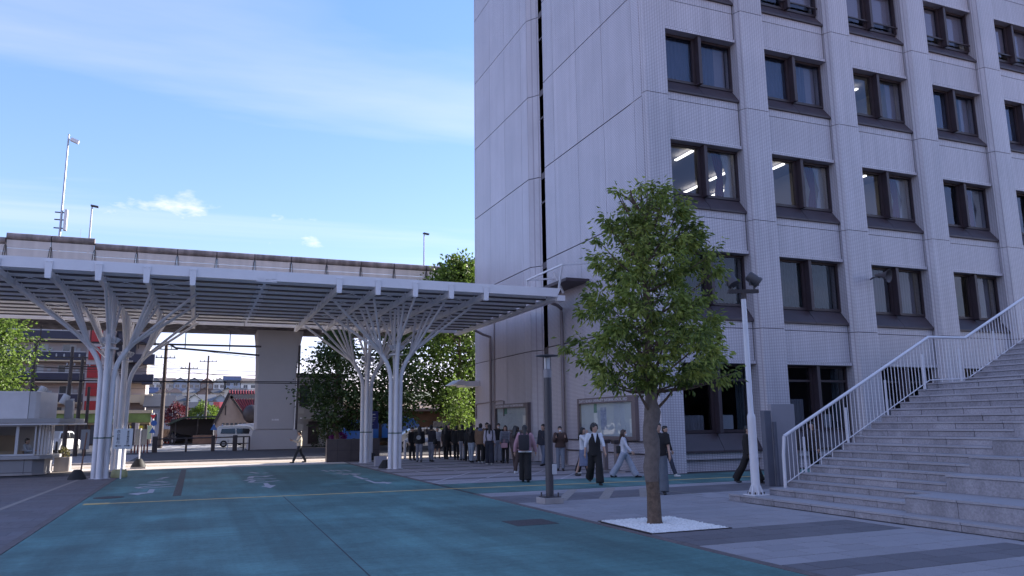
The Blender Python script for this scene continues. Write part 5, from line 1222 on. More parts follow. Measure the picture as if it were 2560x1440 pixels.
# ------------------------------------------------------------------ forecourt furniture
q = MB(); q.box(5.9,8.45,38.2,38.6,0,1.08); lw = tag(q.build('low_wall', mat('brown_granite',(.085,.066,.066),.45,var=.12,vscale=3)), 'low dark brown granite wall block between the right-hand columns', 'wall')
q = MB()
for x in (6.4,7.05,7.7): q.box(x-.006,x+.006,38.19,38.21,0,1.08)
q.box(5.9,8.45,38.19,38.21,.54,.552); q.build('stone_joint', m_groove, lw)
bs = thing('blue_sign', 'navy blue sign board on a white pole beside the brown wall', 'sign', (8.0,37.9,0))
q = MB(); q.box(7.72,8.28,37.85,37.88,1.55,2.4); q.build('board', mat('navy_sign',(.008,.012,.12),.4), bs, bevel=.01)
q = MB(); q.tube([(8.0,37.9,.1),(8.0,37.9,1.6)], .045, 10); q.build('pole', m_wht_steel, bs)
for w_, h_, z in ((.40,.05,2.22),(.42,.022,2.08),(.36,.022,2.0),(.33,.022,1.92),(.22,.022,1.84),(.30,.022,1.76)):
    q = MB(); n_ = int(w_/.045)
    for k in range(n_): q.box(7.78+.045*k, 7.78+.045*k+.034, 37.845, 37.85, z, z+h_)
    q.build('text_line', m_white2, bs)
q = MB(); q.lathe([(.0,0),(.30,0),(.29,.06),(.17,.26),(.12,.33),(.0,.34)], (8.0,37.85,.07), 14); q.build('sandbag', m_black, bs, smooth=True); q = MB(); q.box(7.55,8.5,37.6,38.1,0,.07); q.build('base_block', m_conc, bs)
ws = thing('pedestrian_sign', 'white portable sign with vertical Japanese lettering leaning on the left column', 'sign', (-2.35,30.6,0))
q = MB(); q.box(-2.62,-2.02,30.45,30.49,1.02,1.72); q.build('board', mat('sign_white',(.52,.54,.56),.5), ws, bevel=.015)
q = MB(); q.tube([(-2.32,30.52,0),(-2.32,30.52,1.8)], .025, 8); q.build('pole', m_wht_steel, ws)
for x, tx, sz, dz_ in ((-2.17,'東武練馬駅行',.085,.085),(-2.47,'西台駅行',.115,.125)):
    for i, ch in enumerate(tx): text_mesh(ch, sz, m_groove, 'lettering', Matrix.Translation((x-sz*.5,30.446,1.58-dz_*i)) @ Matrix.Rotation(R(90),4,'X'), ws)
for s_, x in ((-1,-2.45),(1,-2.2)):
    q = MB(); q.prism([(x-.08,1.12),(x+.08*1,1.12),(x+.08,1.14),(x-.08,1.14)], 30.44, 30.448, axis='y'); q.prism([(x+s_*.12,1.13),(x+s_*.05,1.16),(x+s_*.05,1.10)], 30.44, 30.448, axis='y'); q.build('arrow', m_groove, ws)
gs = thing('grey_sign', 'grey sign seen from behind on a sandbagged pole left of centre', 'sign', (-2.2,37.8,0))
q = MB(); q.box(-2.42,-1.95,37.78,37.8,1.0,1.68); q.build('board', mat('sign_back',(.25,.245,.25),.6), gs); q = MB(); q.tube([(-2.2,37.76,.1),(-2.2,37.76,1.72)], .03, 8); q.build('pole', m_wht_steel, gs)
q = MB(); q.lathe([(.0,0),(.30,0),(.29,.06),(.17,.26),(.12,.33),(.0,.34)], (-2.2,37.75,.08), 14); q.build('sandbag', m_black, gs, smooth=True); q = MB(); q.box(-2.5,-1.9,37.5,38,0,.08); q.build('base_block', m_conc, gs)
g2 = thing('grey_sign', 'grey sign board half hidden behind the left column', 'sign', (-4.1,34.0,0))
q = MB(); q.box(-4.05,-3.75,33.98,34.0,.95,1.7); q.build('board', MATS['sign_back'], g2); q = MB(); q.tube([(-3.62,31.0,.05),(-3.55,31.3,1.6)], .025, 6); q.build('pole', mat('rust_brown',(.16,.08,.05),.7), g2)
q = MB(); q.lathe([(.0,0),(.30,0),(.29,.06),(.17,.26),(.12,.33),(.0,.34)], (-3.72,31.1,0), 14); q.build('sandbag', m_black, g2, smooth=True)
q = MB(); q.lathe([(.0,0),(.26,0),(.28,.05),(.27,.18),(.22,.27),(.0,.29)], (-2.45,31.6,0), 18); tag(q.build('column_guard', mat('pale_yellow',(.42,.40,.20),.6), smooth=True), 'pale yellow rounded block at the foot of the left column', 'block')
q = MB(); q.box(7.15,7.65,33.1,33.4,0,.42); q.lathe([(.07,0),(.07,.02),(.0,.02)], (7.38,33.09,.24), 12, 0, Matrix.Rotation(R(90),4,'X')); tag(q.build('equipment_case', mat('pale_case',(.33,.32,.36),.5), bevel=.02), 'small pale equipment case left of the near right column', 'case')
q = MB(); q.lathe([(.0,0),(.30,0),(.29,.06),(.17,.26),(.12,.33),(.0,.34)], (7.25,31.6,0), 14); tag(q.build('sandbag', m_black, smooth=True), 'black sandbag leaning at the near right column', 'sandbag')
ba = thing('barrier_arm', 'thick white barrier arm on short posts behind the crowd', 'barrier', (11.5,39.7,0))
q = MB(); q.tube([(10.15,39.7,.92),(13.6,39.7,.92)], .13, 12); q.build('arm', m_wht_steel, ba, smooth=True)
for x in (10.1,13.3):
    q = MB(); q.box(x-.05,x+.05,39.6,39.75,0,.95); q.build('post', m_wht_steel, ba)
# pedestal ashtray posts beside the wall
for i, (y, lb) in enumerate(((24.7,'brown pedestal stand by the notice board, nearer the lamp post'),(23.9,'brown pedestal stand by the notice board, nearer the tree'))):
    t = thing('pedestal_stand', lb, 'stand', (13.6,y,0), 'pedestal stands along the wall')
    q = MB(); q.box(13.4,13.8,y-.2,y+.2,0,.06); q.build('foot', m_conc, t); q = MB(); q.box(13.53,13.67,y-.07,y+.07,.06,1.0); q.build('post', m_pipe, t, bevel=.01); q = MB(); q.box(13.45,13.75,y-.12,y+.12,1.0,1.12); q.build('head', m_dk_steel, t, bevel=.02)
# opposite campus block behind the viewer (shows in the window glass)
ob = thing('opposite_block', 'grey campus block facing the building, mirrored in its windows', 'building', (10,-34,0))
q = MB(); q.box(-45,80,-46,-34,0,15); q.build('wall', mat('opp_wall',(.20,.19,.20),.8,var=.1), ob)
for i in range(30):
    for k in range(3):
        q = MB(); q.box(-43+4*i,-40.6+4*i,-34.0,-33.95,1.5+4.4*k,4+4.4*k); q.build('window', m_frame, ob)
q = MB(); q.box(-45.5,80.5,-46.5,-33.5,15.001,15.6); q.build('roof', m_conc_dk, ob)
# ------------------------------------------------------------------ vegetation
def leaf_mat(name, c, tr=.35, var=.35):
    m = mat(name, c, .5, island=var, transl=tr, spec=.35, var=.2, vscale=1.2); return m
def leaves_mesh(name, P, A, L_, Wd, m_, parent, bend=.25, mi=None):
    n_ = len(P); A = A/np.linalg.norm(A, axis=1, keepdims=True)
    r_ = RNG.normal(size=(n_,3)); S = np.cross(A, r_); S /= np.linalg.norm(S, axis=1, keepdims=True)+1e-9; N_ = np.cross(S, A)
    L_ = np.asarray(L_).reshape(-1,1); Wd = np.asarray(Wd).reshape(-1,1)
    v = np.empty((n_,4,3)); v[:,0] = P; v[:,1] = P+A*L_*.5+S*Wd*.5+N_*Wd*bend; v[:,2] = P+A*L_-N_*L_*.12; v[:,3] = P+A*L_*.5-S*Wd*.5+N_*Wd*bend
    me = D.meshes.new(name); me.vertices.add(n_*4); me.vertices.foreach_set('co', v.reshape(-1))
    idx = np.arange(n_)*4; tri = np.stack([idx, idx+1, idx+2, idx, idx+2, idx+3], 1).reshape(-1)
    me.loops.add(n_*6); me.loops.foreach_set('vertex_index', tri.astype(np.int32)); me.polygons.add(n_*2)
    me.polygons.foreach_set('loop_start', (np.arange(n_*2)*3).astype(np.int32)); me.polygons.foreach_set('loop_total', np.full(n_*2, 3, np.int32)); me.update(); me.validate()
    for mm in (m_ if isinstance(m_, list) else [m_]): me.materials.append(mm)
    if mi is not None: me.polygons.foreach_set('material_index', np.repeat(np.asarray(mi, np.int32), 2))
    o = D.objects.new(name, me); COL.objects.link(o)
    if parent: setp(o, parent)
    return o
m_bark = mat('tree_bark', (.125,.085,.062), .9, var=.35, vscale=14, bump=1.0, bscale=45)
m_wrap = mat('jute_wrap', (.15,.12,.108), .95, var=.2, vscale=14, bump=.6, bscale=60)

def hw(z, tab):
    for (a, ra_), (c_, rc) in zip(tab, tab[1:]):
        if a <= z <= c_: return ra_+(rc-ra_)*(z-a)/(c_-a)
    return .1
# --- the young tree in the gravel pit
TX, TY = 7.46, 11.87
tr = thing('young_tree', 'young broadleaf tree with jute-wrapped trunk in white gravel pit', 'tree', (TX, TY, 0))
q = MB(); q.tube([(TX,TY,-.02),(TX,TY,.06),(TX+.0,TY,.5),(TX-.02,TY,.74)], [.155,.128,.116,.114], 16); tk = q.build('trunk', m_bark, tr, smooth=True)
q = MB(); q.tube([(TX-.02,TY,.72),(TX-.03,TY,.95),(TX+.02,TY,1.22),(TX+.0,TY,1.42),(TX-.02,TY,1.62),(TX+.03,TY,1.78),(TX+.05,TY,1.92),(TX+.03,TY,2.1),(TX+.06,TY,2.35)], [.118,.140,.132,.150,.124,.142,.150,.108,.098], 16); q.build('jute_wrap', m_wrap, tk, smooth=True)
q = MB(); q.tube([(TX+.06,TY,2.3),(TX-.03,TY,2.9),(TX+.12,TY,3.6),(TX-.02,TY,4.3),(TX+.1,TY+.05,5.0),(TX+.0,TY,5.6),(TX+.02,TY,6.05)], [.095,.08,.068,.055,.04,.026,.012], 10); q.build('leader', m_bark, tk, smooth=True)
TAB = [(2.3,.5),(2.5,1.1),(2.8,1.38),(3.3,1.42),(4.0,1.34),(4.7,1.2),(5.2,1.02),(5.6,.78),(5.9,.5),(6.2,.2)]
rr = random.Random(11); clumps = []
while len(clumps) < 335:
    z = rr.uniform(2.32, 6.1); a = rr.uniform(0, 2*math.pi); h_ = hw(z, TAB)
    lob = 1 + .15*math.sin(3*a+z*2.1) + .12*math.sin(5*a-z*3.3)
    if rr.random() > .35+.65*h_/1.7: continue
    r_ = h_*lob*math.sqrt(rr.uniform(.10, 1.0))
    ox = .12+.10*(z-3)/3
    c_ = Vector((TX+ox+r_*math.cos(a), TY+r_*math.sin(a)*.95, z))
    # open gaps near the trunk and at the ragged top left
    if c_.x < TX-.1 and z > 5.45: continue
    clumps.append(c_)
clumps += [Vector((TX-.55,TY,5.95)), Vector((TX-.50,TY-.05,5.9)), Vector((TX+.0,TY,6.08)), Vector((TX+.42,TY,6.05)), Vector((TX+.5,TY,5.9)), Vector((TX+1.75,TY-.2,2.62)), Vector((TX+1.65,TY+.1,2.5)), Vector((TX+1.5,TY-.1,2.55))]
P = []; A = []; MI = []
for c_ in clumps:
    mi_ = rr.choices((0,1,2), (.34,.42,.24))[0]; n_ = rr.randint(34, 70) if c_.z < 5.88 else 22
    outv = Vector((c_.x-TX, c_.y-TY, 0)); outv = outv.normalized() if outv.length > .01 else Vector((1,0,0))
    for _ in range(n_):
        d = Vector((rr.gauss(0,1), rr.gauss(0,1), rr.gauss(0,.8))); d.normalize()
        P.append(c_ + d*abs(rr.gauss(0,.115))); dirv = d*.7 + outv*.35 + Vector((0,0,-.55)); A.append(dirv); MI.append(mi_ if rr.random() < .8 else rr.randint(0,2))
P = np.array(P); A = np.array(A); nl = len(P)
sz = RNG.uniform(.085,.135,nl)
leaves_mesh('crown', P, A, sz, sz*RNG.uniform(.33,.45,nl), [leaf_mat('young_leaf', (.31,.35,.08), .5, .3), leaf_mat('camphor_leaf', (.215,.27,.06), .5, .35), leaf_mat('old_leaf', (.12,.165,.04), .4, .35)], tr, mi=MI)
for i, c_ in enumerate(clumps):
    if i % 5 == 0 or i >= len(clumps)-8:
        q = MB(); z0 = max(2.25, c_.z-.55-rr.random()*.4); p0 = Vector((TX+.05,TY,z0)); mid = p0.lerp(c_,.55)+Vector((0,0,-.06))
        q.tube([p0, mid, c_], [.024,.014,.006], 5); q.build('branch', m_bark, tr, smooth=True)
for pts in ([(TX-.06,TY-.05,1.95),(TX-.25,TY-.1,2.2),(TX-.42,TY-.15,2.42)], [(TX+.1,TY-.05,1.95),(TX+.3,TY-.1,2.15),(TX+.62,TY-.1,2.5)], [(TX+.1,TY+.05,2.02),(TX+.22,TY,2.3),(TX+.26,TY,2.6)], [(TX+.03,TY,5.55),(TX-.25,TY,5.8),(TX-.55,TY,5.93)], [(TX-.08,TY,5.65),(TX-.2,TY,5.85),(TX-.22,TY,5.98)]):
    q = MB(); q.tube(pts, [.03,.022,.012], 6); q.build('branch', m_bark, tr, smooth=True)

# --- background trees
def bg_tree(name, lb, x, y, tab, trunk_h, n_cl, per, ls, m_, seed, spread=.5, tr_r=.16, ex=1.0):
    t = thing(name, lb, 'tree', (x,y,0), 'trees beyond the forecourt'); g = random.Random(seed)
    z0, z1 = tab[0][0], tab[-1][0]
    q = MB(); q.tube([(x,y,0),(x+.08,y,trunk_h*.5),(x-.05,y,trunk_h),(x,y,z1*.9)], [tr_r*1.2,tr_r,tr_r*.8,.03], 10); q.build('trunk', m_bark, t, smooth=True)
    P = []; A = []; br = MB()
    k = 0
    while k < n_cl:
        z = g.uniform(z0, z1); h_ = hw(z, tab); a = g.uniform(0, 6.283)
        r_ = h_*(1+.2*math.sin(3*a+z)+.13*math.sin(7*a-2*z))*math.sqrt(g.uniform(.12,1)); c_ = Vector((x+r_*math.cos(a)*ex, y+r_*math.sin(a), z)); k += 1
        if k % 12 == 0: br.tube([(x,y,max(trunk_h*.7,z-1.0)), c_], [.05,.015], 5)
        for _ in range(per):
            d = Vector((g.gauss(0,1), g.gauss(0,1), g.gauss(0,.75))); P.append(c_+d*spread*.55); A.append(d+Vector((0,0,-.3)))
    br.build('branches', m_bark, t)
    n_ = len(P); s_ = RNG.uniform(ls*.7, ls*1.3, n_)
    leaves_mesh('crown', np.array(P), np.array(A), s_, s_*.62, m_, t); return t
lf1 = leaf_mat('gingko_leaf', (.105,.165,.028), .4, .35); lf2 = leaf_mat('zelkova_leaf', (.04,.072,.02), .3, .4); lf3 = leaf_mat('bright_leaf', (.13,.20,.035), .45, .3)
bg_tree('street_tree', 'tallest leafy tree rising beside the tiled gable wall', 17.8, 54, [(2.7,1.0),(3.7,3.1),(5.8,4.3),(8.5,4.3),(11.0,3.0),(12.6,1.8),(13.7,.6)], 3.2, 460, 34, .29, lf1, 3, .75, .2)
bg_tree('street_tree', 'dark leafy tree seen between the right columns and the tall tree', 12.2, 51, [(2.0,.8),(2.8,1.9),(4.5,2.1),(6,1.6),(7.4,.5)], 2.2, 170, 32, .23, lf2, 4, .6, .13)
bg_tree('street_tree', 'dark leafy tree right of the concrete pier', 8.55, 52, [(1.8,.7),(2.6,1.9),(4.2,2.1),(5.6,1.8),(6.8,1.2),(7.9,.4)], 2.0, 210, 32, .23, lf2, 5, .6, .15)
bg_tree('street_tree', 'sunlit yellow-green tree behind the gate house at far left', -10.7, 50, [(1.8,.8),(3.0,1.7),(5.0,1.9),(6.8,1.6),(8.2,.5)], 2.2, 230, 32, .2, lf3, 6, .6, .15)
bg_tree('street_tree', 'small bright green tree beside the foot of the gable wall', 15.2, 46.5, [(1.3,.5),(2.2,1.0),(3.4,.9),(4.2,.3)], 1.2, 60, 26, .18, lf3, 8, .45, .1)
bg_tree('street_tree', 'tree filling the gap behind the tallest tree at the wall', 24.5, 66, [(2.4,1.0),(4,3.6),(7,4.2),(10,3.0),(12.5,.6)], 3, 260, 30, .3, lf2, 9, .8, .2)
def bush(name, lb, c_, r_, n_, ls, m_, seed, cat='bush'):
    g = random.Random(seed); t = thing(name, lb, cat, (c_[0], c_[1], 0)); P = []; A = []
    for _ in range(n_):
        d = Vector((g.gauss(0,1), g.gauss(0,1), g.gauss(0,1))).normalized(); k = g.uniform(.55,1)*(1+.2*math.sin(5*d.x+3*d.z))
        P.append((c_[0]+d.x*r_[0]*k, c_[1]+d.y*r_[1]*k, c_[2]+d.z*r_[2]*k)); A.append(d+Vector((g.gauss(0,.5),g.gauss(0,.5),g.gauss(0,.5))))
    q = MB(); q.tube([(c_[0],c_[1],0),(c_[0],c_[1],c_[2])], .06, 6); q.build('stem', m_bark, t)
    s_ = RNG.uniform(ls*.7, ls*1.3, n_); leaves_mesh('foliage', np.array(P), np.array(A), s_, s_*.6, m_, t); return t
bush('green_bush', 'bright yellow-green bush above the carport', (1.0,97,3.3), (1.7,1.2,1.2), 1600, .26, lf3, 21)
bush('red_maple', 'dark red maple left of the bright green bush', (-2.0,100,3.2), (1.5,1.2,1.3), 1400, .26, leaf_mat('maple_leaf',(.13,.025,.035),.25), 22, 'tree')
bush('azalea_bush', 'purple flowering azalea beside the front of the blue truck', (9.75,57.5,.8), (.6,.5,.6), 1100, .12, leaf_mat('azalea',(.16,.015,.13),.2), 23)
bush('young_shrub', 'yellowish shrub between the pale house door and the azalea', (9.3,60,1.5), (.7,.6,.8), 700, .14, leaf_mat('shrub',(.10,.11,.03),.3), 24)
bush('planter_plant', 'small plant growing from the concrete planter at the gate house', (-5.0,37.3,.72), (.2,.2,.25), 260, .08, leaf_mat('planter_leaf',(.12,.11,.04),.3), 25, 'plant')
# far wood along the hilltop
P = []; A = []; g = random.Random(31)
for i in range(60):
    cx, cz = g.uniform(2, 60), g.uniform(17.5, 19.2)
    for _ in range(70):
        d = Vector((g.gauss(0,1), g.gauss(0,1), g.gauss(0,.8))); P.append((cx+d.x*1.3, 352+d.y*2, cz+d.z*1.0)); A.append(d)
P = np.array(P); s_ = RNG.uniform(.6,1.1,len(P)); stuff(leaves_mesh('distant_wood', P, np.array(A), s_, s_*.6, lf2, None))['label'] = 'dark wood along the crest of the hill'
D.objects['distant_wood']['category'] = 'wood'
# ------------------------------------------------------------------ people
BAKE = []
SKIN = mat('skin', (.42,.26,.19), .55, spec=.4); HAIR = mat('black_hair', (.012,.010,.010), .45); HAIRB = mat('brown_hair', (.05,.028,.018), .5)
m_eye = mat('eye_dark', (.01,.008,.008), .3); m_lip = mat('lip', (.30,.10,.09), .5); m_mask = mat('face_mask', (.62,.62,.64), .8); m_shoe = mat('black_shoe', (.014,.013,.014), .5); m_shoew = mat('white_shoe', (.5,.5,.5), .6)
def cloth(c_): return mat('cloth_%03d_%03d_%03d' % tuple(int(v*999) for v in c_), c_, .85, var=.12, vscale=7, bump=.25, bscale=25)
def person(label_, x, y, h, turn, top, bottom, hair='short', tl='long', bt='straight', legs=(6,0,-6,4), armL=(5,8,12), armR=(5,8,12), shoe=None, mask_=False, jacket=0.0, hem=.90, hairm=None, head_turn=0.0, lean=0.0, sit=False, z0=0.0, base_rot=None, group='people around the forecourt', inner=None, hold=None):
    S = h/1.70; ang = math.atan2(-y, -x)+R(turn) if base_rot is None else base_rot
    M = Matrix.Translation((x,y,z0)) @ Matrix.Rotation(ang-math.pi/2,4,'Z') @ Matrix.Scale(S,4)
    t = thing('person', label_, 'person', (x,y,z0), group)
    V = Vector
    # joints, facing local +y
    J_ = {}
    for s_, th, kn in ((-1,legs[0],legs[1]),(1,legs[2],legs[3])):
        hip = V((s_*.088,0,.90)); kne = hip+V((s_*.008, math.sin(R(th)), -math.cos(R(th))))*.41; an = kne+V((s_*.0, math.sin(R(th-kn)), -math.cos(R(th-kn))))*.41
        J_[s_] = (hip, kne, an)
    low = min(J_[-1][2].z, J_[1][2].z); dz = .08-low if not sit else 0
    for s_ in (-1,1): J_[s_] = tuple(p+V((0,0,dz)) for p in J_[s_])
    def up(p): p = V(p); p.z += dz; p.y += math.tan(R(lean))*max(0, p.z-.95); return p
    Ar = {}
    for s_, (sf, ab, el) in ((-1,armL),(1,armR)):
        sh = up((s_*.172,0,1.385)); d1 = V((s_*math.sin(R(ab)), math.sin(R(sf))*math.cos(R(ab)), -math.cos(R(sf))*math.cos(R(ab))))
        eb = sh+d1*.275; inw = .35 if el > 50 else .0
        d2 = V((s_*math.sin(R(ab))*.4-s_*inw, math.sin(R(sf+el)), -math.cos(R(sf+el)))).normalized(); wr_ = eb+d2*.245
        Ar[s_] = (sh, eb, wr_, d2)
    hc = up((0,.012,1.575)); HM = Matrix.Rotation(R(head_turn),3,'Z')
    hp = lambda p: hc + HM @ V(p)
    def emit(q, name, m_, vox, par=t, extra=None, it=3):
        q.v = [tuple(M @ V(p)) for p in q.v]; o = q.build(name, m_, par, fix=True); md = o.modifiers.new('r','REMESH'); md.mode = 'VOXEL'; md.voxel_size = vox*S; md.use_smooth_shade = True
        sm = o.modifiers.new('s','SMOOTH'); sm.factor = .5; sm.iterations = it; BAKE.append((o, extra, M)); return o
    # --- body: one continuous surface
    q = MB(); q.ell(hp((0,0,.0)), (.073,.090,.112), 14, 10, M=HM.to_4x4()); q.ell(hp((0,.045,-.06)), (.05,.045,.05), 10, 8); q.tube([up((0,-.005,1.38)), up((0,.0,1.50))], [.055,.05], 10)
    q.ell(hp((0,.092,-.012)), (.013,.018,.024), 8, 6)
    for s_ in (-1,1): q.ell(hp((s_*.075,-.005,-.005)), (.012,.022,.032), 8, 6)
    q.tube([up((0,0,.90)), up((0,0,1.05)), up((0,0,1.25)), up((0,-.005,1.38)), up((0,-.005,1.42))], [(.085,.135),(.08,.12),(.09,.145),(.075,.15),(.05,.07)], 12, ref=(0,1,0))
    for s_ in (-1,1):
        a, b_, c_, d2 = Ar[s_]; q.tube([a, b_], [.048,.038], 8); q.ell(a, (.052,.052,.052), 8, 6); q.ell(b_, (.039,.039,.039), 8, 6); q.tube([b_, c_], [.038,.026], 8); q.ell(c_+d2*.05, (.036,.03,.05), 8, 6)
        hp_, kn_, an_ = J_[s_]; q.tube([hp_, kn_], [.08,.055], 10); q.ell(kn_, (.054,.054,.054), 8, 6); q.tube([kn_, an_], [.053,.036], 10)
    fing = []
    for s_ in (-1,1):
        a, b_, c_, d2 = Ar[s_]; side = V((0,1,0)) - d2*d2.y; side = side.normalized() if side.length > .05 else V((1,0,0)); nrm = d2.cross(side)
        for i, (o_, L_) in enumerate(((-.030,.055),(-.010,.068),(.010,.072),(.030,.062))):
            p0 = c_+d2*.07+side*o_; p1 = p0+d2*L_*.55-nrm*s_*.006; p2 = p1+d2*L_*.4-nrm*s_*.02; fing.append(([p0,p1,p2],[.0095,.0085,.007]))
        p0 = c_+d2*.03+side*.03; fing.append(([p0, p0+d2*.03+side*.025, p0+d2*.06+side*.032],[.011,.010,.008]))
    eyes = [(hp((s_*.030,.082,.012)), m_eye) for s_ in (-1,1)]; lip = hp((0,.090,-.052))
    emit(q, 'body', [SKIN, m_eye, m_lip], .0155, extra=(fing, eyes, lip, HM), it=2)
    # --- hair
    q = MB(); hm = hairm or HAIR; q.ell(hp((0,-.022,.030)), (.086,.094,.098), 14, 10, M=HM.to_4x4())
    q.ell(hp((0,-.045,-.03)), (.078,.062,.08), 10, 8)
    if hair in ('long','pony'):
        wd = .085 if hair == 'long' else .045
        q.tube([hp((0,-.065,.02)), hp((0,-.095,-.10)), up((0,-.125,1.36)), up((0,-.13,1.24 if hair == 'long' else 1.28))], [(.045,wd),(.05,wd+.005),(.04,wd),(.02,wd*.6)], 10, ref=(0,1,0))
        if hair == 'long':
            for s_ in (-1,1): q.tube([hp((s_*.07,-.01,.04)), hp((s_*.078,.0,-.08)), hp((s_*.08,-.01,-.2))], [.03,.028,.014], 8)
    q.ell(hp((0,.055,.075)), (.062,.035,.035), 10, 6)
    emit(q, 'hair', hm, .016)
    if hair == 'cap':
        q = MB(); q.ell(hp((0,-.005,.055)), (.092,.105,.075), 14, 8); q.ell(hp((0,.11,.045)), (.07,.06,.012), 12, 6); emit(q, 'cap', cloth((.02,.02,.022)), .012)
    if mask_:
        q = MB(); q.ell(hp((0,.070,-.055)), (.056,.042,.046), 12, 8); emit(q, 'mask', m_mask, .012)
    # --- top
    j = jacket; q = MB(); hz_ = hem
    q.tube([up((0,0,hz_)), up((0,0,1.05)), up((0,.0,1.22)), up((0,0,1.35)), up((0,-.005,1.415)), up((0,-.005,1.445))], [(.118+j*1.1,.168+j*1.2),(.105+j,.150+j),(.118+j,.170+j),(.10+j*.6,.178+j*.6),(.07,.12),(.058,.062)], 14, ref=(0,1,0))
    for s_ in (-1,1):
        a, b_, c_, d2 = Ar[s_]; q.ell(a, (.062+j*.6,)*3, 10, 7)
        if tl == 'short': q.tube([a, a.lerp(b_,.85)], [.062+j*.5,.062+j*.5], 10)
        elif tl in ('long','roll'):
            e = c_ if tl == 'long' else b_.lerp(c_,.35)
            q.tube([a, b_], [.060+j*.6,.052+j*.6], 10); q.ell(b_, (.053+j*.6,)*3, 8, 6); q.tube([b_, e], [.052+j*.6,.040+j*.5], 10)
    emit(q, 'jacket' if j > .015 else 'shirt', cloth(top), .019, it=4)
    if inner:                                            # sleeveless outer layer over the shirt
        q = MB(); q.tube([up((0,0,hem-.06)), up((0,0,1.05)), up((0,.0,1.22)), up((0,-.012,1.35)), up((0,-.02,1.42))], [(.135,.185),(.124,.165),(.136,.180),(.120,.160),(.092,.115)], 14, ref=(0,1,0)); emit(q, 'waistcoat', cloth(inner), .019)
        q = MB(); q.add([up(p) for p in ((-.055,.105,1.435),(.055,.105,1.435),(0,.146,1.17),(-.055,.08,1.435),(.055,.08,1.435),(0,.12,1.17))], [(0,1,2),(5,4,3),(0,3,4,1),(1,4,5,2),(2,5,3,0)]); q.v = [tuple(M @ V(p)) for p in q.v]; q.build('shirt_front', cloth(top), t)
    # --- bottom
    q = MB(); q.tube([up((0,0,.84)), up((0,0,.93)), up((0,0,1.02))], [(.115,.160),(.118,.160),(.10,.145)], 14, ref=(0,1,0))
    if bt in ('skirt','longskirt'):
        zb = .36 if bt == 'longskirt' else .55
        q.tube([up((0,0,1.0)), up((0,0,.85)), V((0,.02,zb+.2+dz)), V((0,.03,zb+dz))], [(.10,.145),(.135,.18),(.16,.20),(.19,.235)], 16, ref=(0,1,0))
    else:
        ra_ = {'slim': (.088,.064,.048), 'straight': (.094,.074,.066), 'wide': (.105,.105,.118), 'shorts': (.10,.095,.095)}[bt]
        for s_ in (-1,1):
            a, b_, c_ = J_[s_]
            if bt == 'shorts': q.tube([a, a.lerp(b_,.9)], [ra_[0],ra_[1]], 12); continue
            q.tube([a+V((0,0,.02)), b_], [ra_[0],ra_[1]], 12); q.ell(b_, (ra_[1],)*3, 10, 6); e = c_+V((0,0,-.02 if bt == 'wide' else .0)); q.tube([b_, b_.lerp(e,.5)+V((0,-.01,0)), e], [ra_[1],(ra_[1]+ra_[2])/2,ra_[2]], 12)
    emit(q, 'skirt' if 'skirt' in bt else 'trousers', cloth(bottom), .019, it=4)
    # --- shoes
    for s_ in (-1,1):
        an = J_[s_][2]; q = MB(); tip = an+V((s_*.02,.0,0)); dirf = V((0,1,0)); zf = an.z-.045
        pit = -20 if an.z > .13 else 0
        q.ell(V((an.x,an.y-.01,zf)), (.042,.055,.048), 10, 7); q.ell(V((an.x+s_*.01,an.y+.09,zf-.008+math.tan(R(pit))*.1)), (.044,.10,.036), 12, 7); q.ell(V((an.x,an.y,an.z)), (.042,.045,.05), 8, 6)
        emit(q, 'shoe', shoe or m_shoe, .012)
    J_['M'] = M; J_['Ar'] = Ar; J_['t'] = t; J_['up'] = up
    return J_
def bag(name, label_, J_, local, size, m_, kind='pack', strap=None):
    M = J_['M']; c_ = Vector(local); t = thing(name, label_, 'bag', tuple(M @ c_), 'bags carried by people')
    q = MB(); q.obox(c_, size, 0, 0, 0, 0); q.v = [tuple(M @ Vector(p)) for p in q.v]; q.build('bag_body', m_, t, bevel=min(size)*.28, smooth=True)
    q = MB()
    if kind == 'pack':
        for s_ in (-1,1): q.tube([M @ Vector(p) for p in ((s_*.10, c_.y+size[1]*.4, c_.z+size[2]*.42), (s_*.13,.02,1.47), (s_*.13,.155,1.30), (s_*.15,.10,1.05), (s_*.13,c_.y+.05,c_.z-.12))], .018, 6)
    elif kind == 'tote':
        for d in (-.025,.025): q.tube([M @ (c_+Vector(p)) for p in ((d,-size[1]*.3,size[2]*.5),(d,-size[1]*.2,size[2]*.5+.16),(d,size[1]*.2,size[2]*.5+.16),(d,size[1]*.3,size[2]*.5))], .010, 6)
    elif kind == 'sling': q.tube([M @ Vector(p) for p in ((c_.x,c_.y,c_.z+size[2]*.4),(c_.x*.8,-.13,1.25),(-.06 if c_.x > 0 else .06,-.06,1.46),(-.10 if c_.x > 0 else .10,.12,1.30),(c_.x*.6,.14,1.05),(c_.x,c_.y+.05,c_.z+size[2]*.3))], .012, 6)
    q.build('strap', m_, t); return t
K = (.011,.010,.011); NV = (.016,.018,.030); GY = (.20,.20,.23); LB = (.26,.28,.34); DN = (.10,.12,.17); WH = (.55,.55,.57)
m_bagk = mat('black_bag', (.012,.012,.014), .7); m_bagp = mat('pink_bag', (.48,.27,.30), .7); m_bagw = mat('white_tote', (.55,.50,.50), .8); m_phone = mat('phone', (.02,.02,.022), .3)
def phone(J_, label_):
    a, b_, c_, d2 = J_['Ar'][1]; M = J_['M']; p = c_+d2*.10+Vector((-.03,.02,.03)); t = MB(); t.obox(p, (.07,.012,.145), 0, 0, R(-30)); t.v = [tuple(M @ Vector(v)) for v in t.v]; tag(t.build('phone', m_phone, bevel=.004), label_, 'phone')
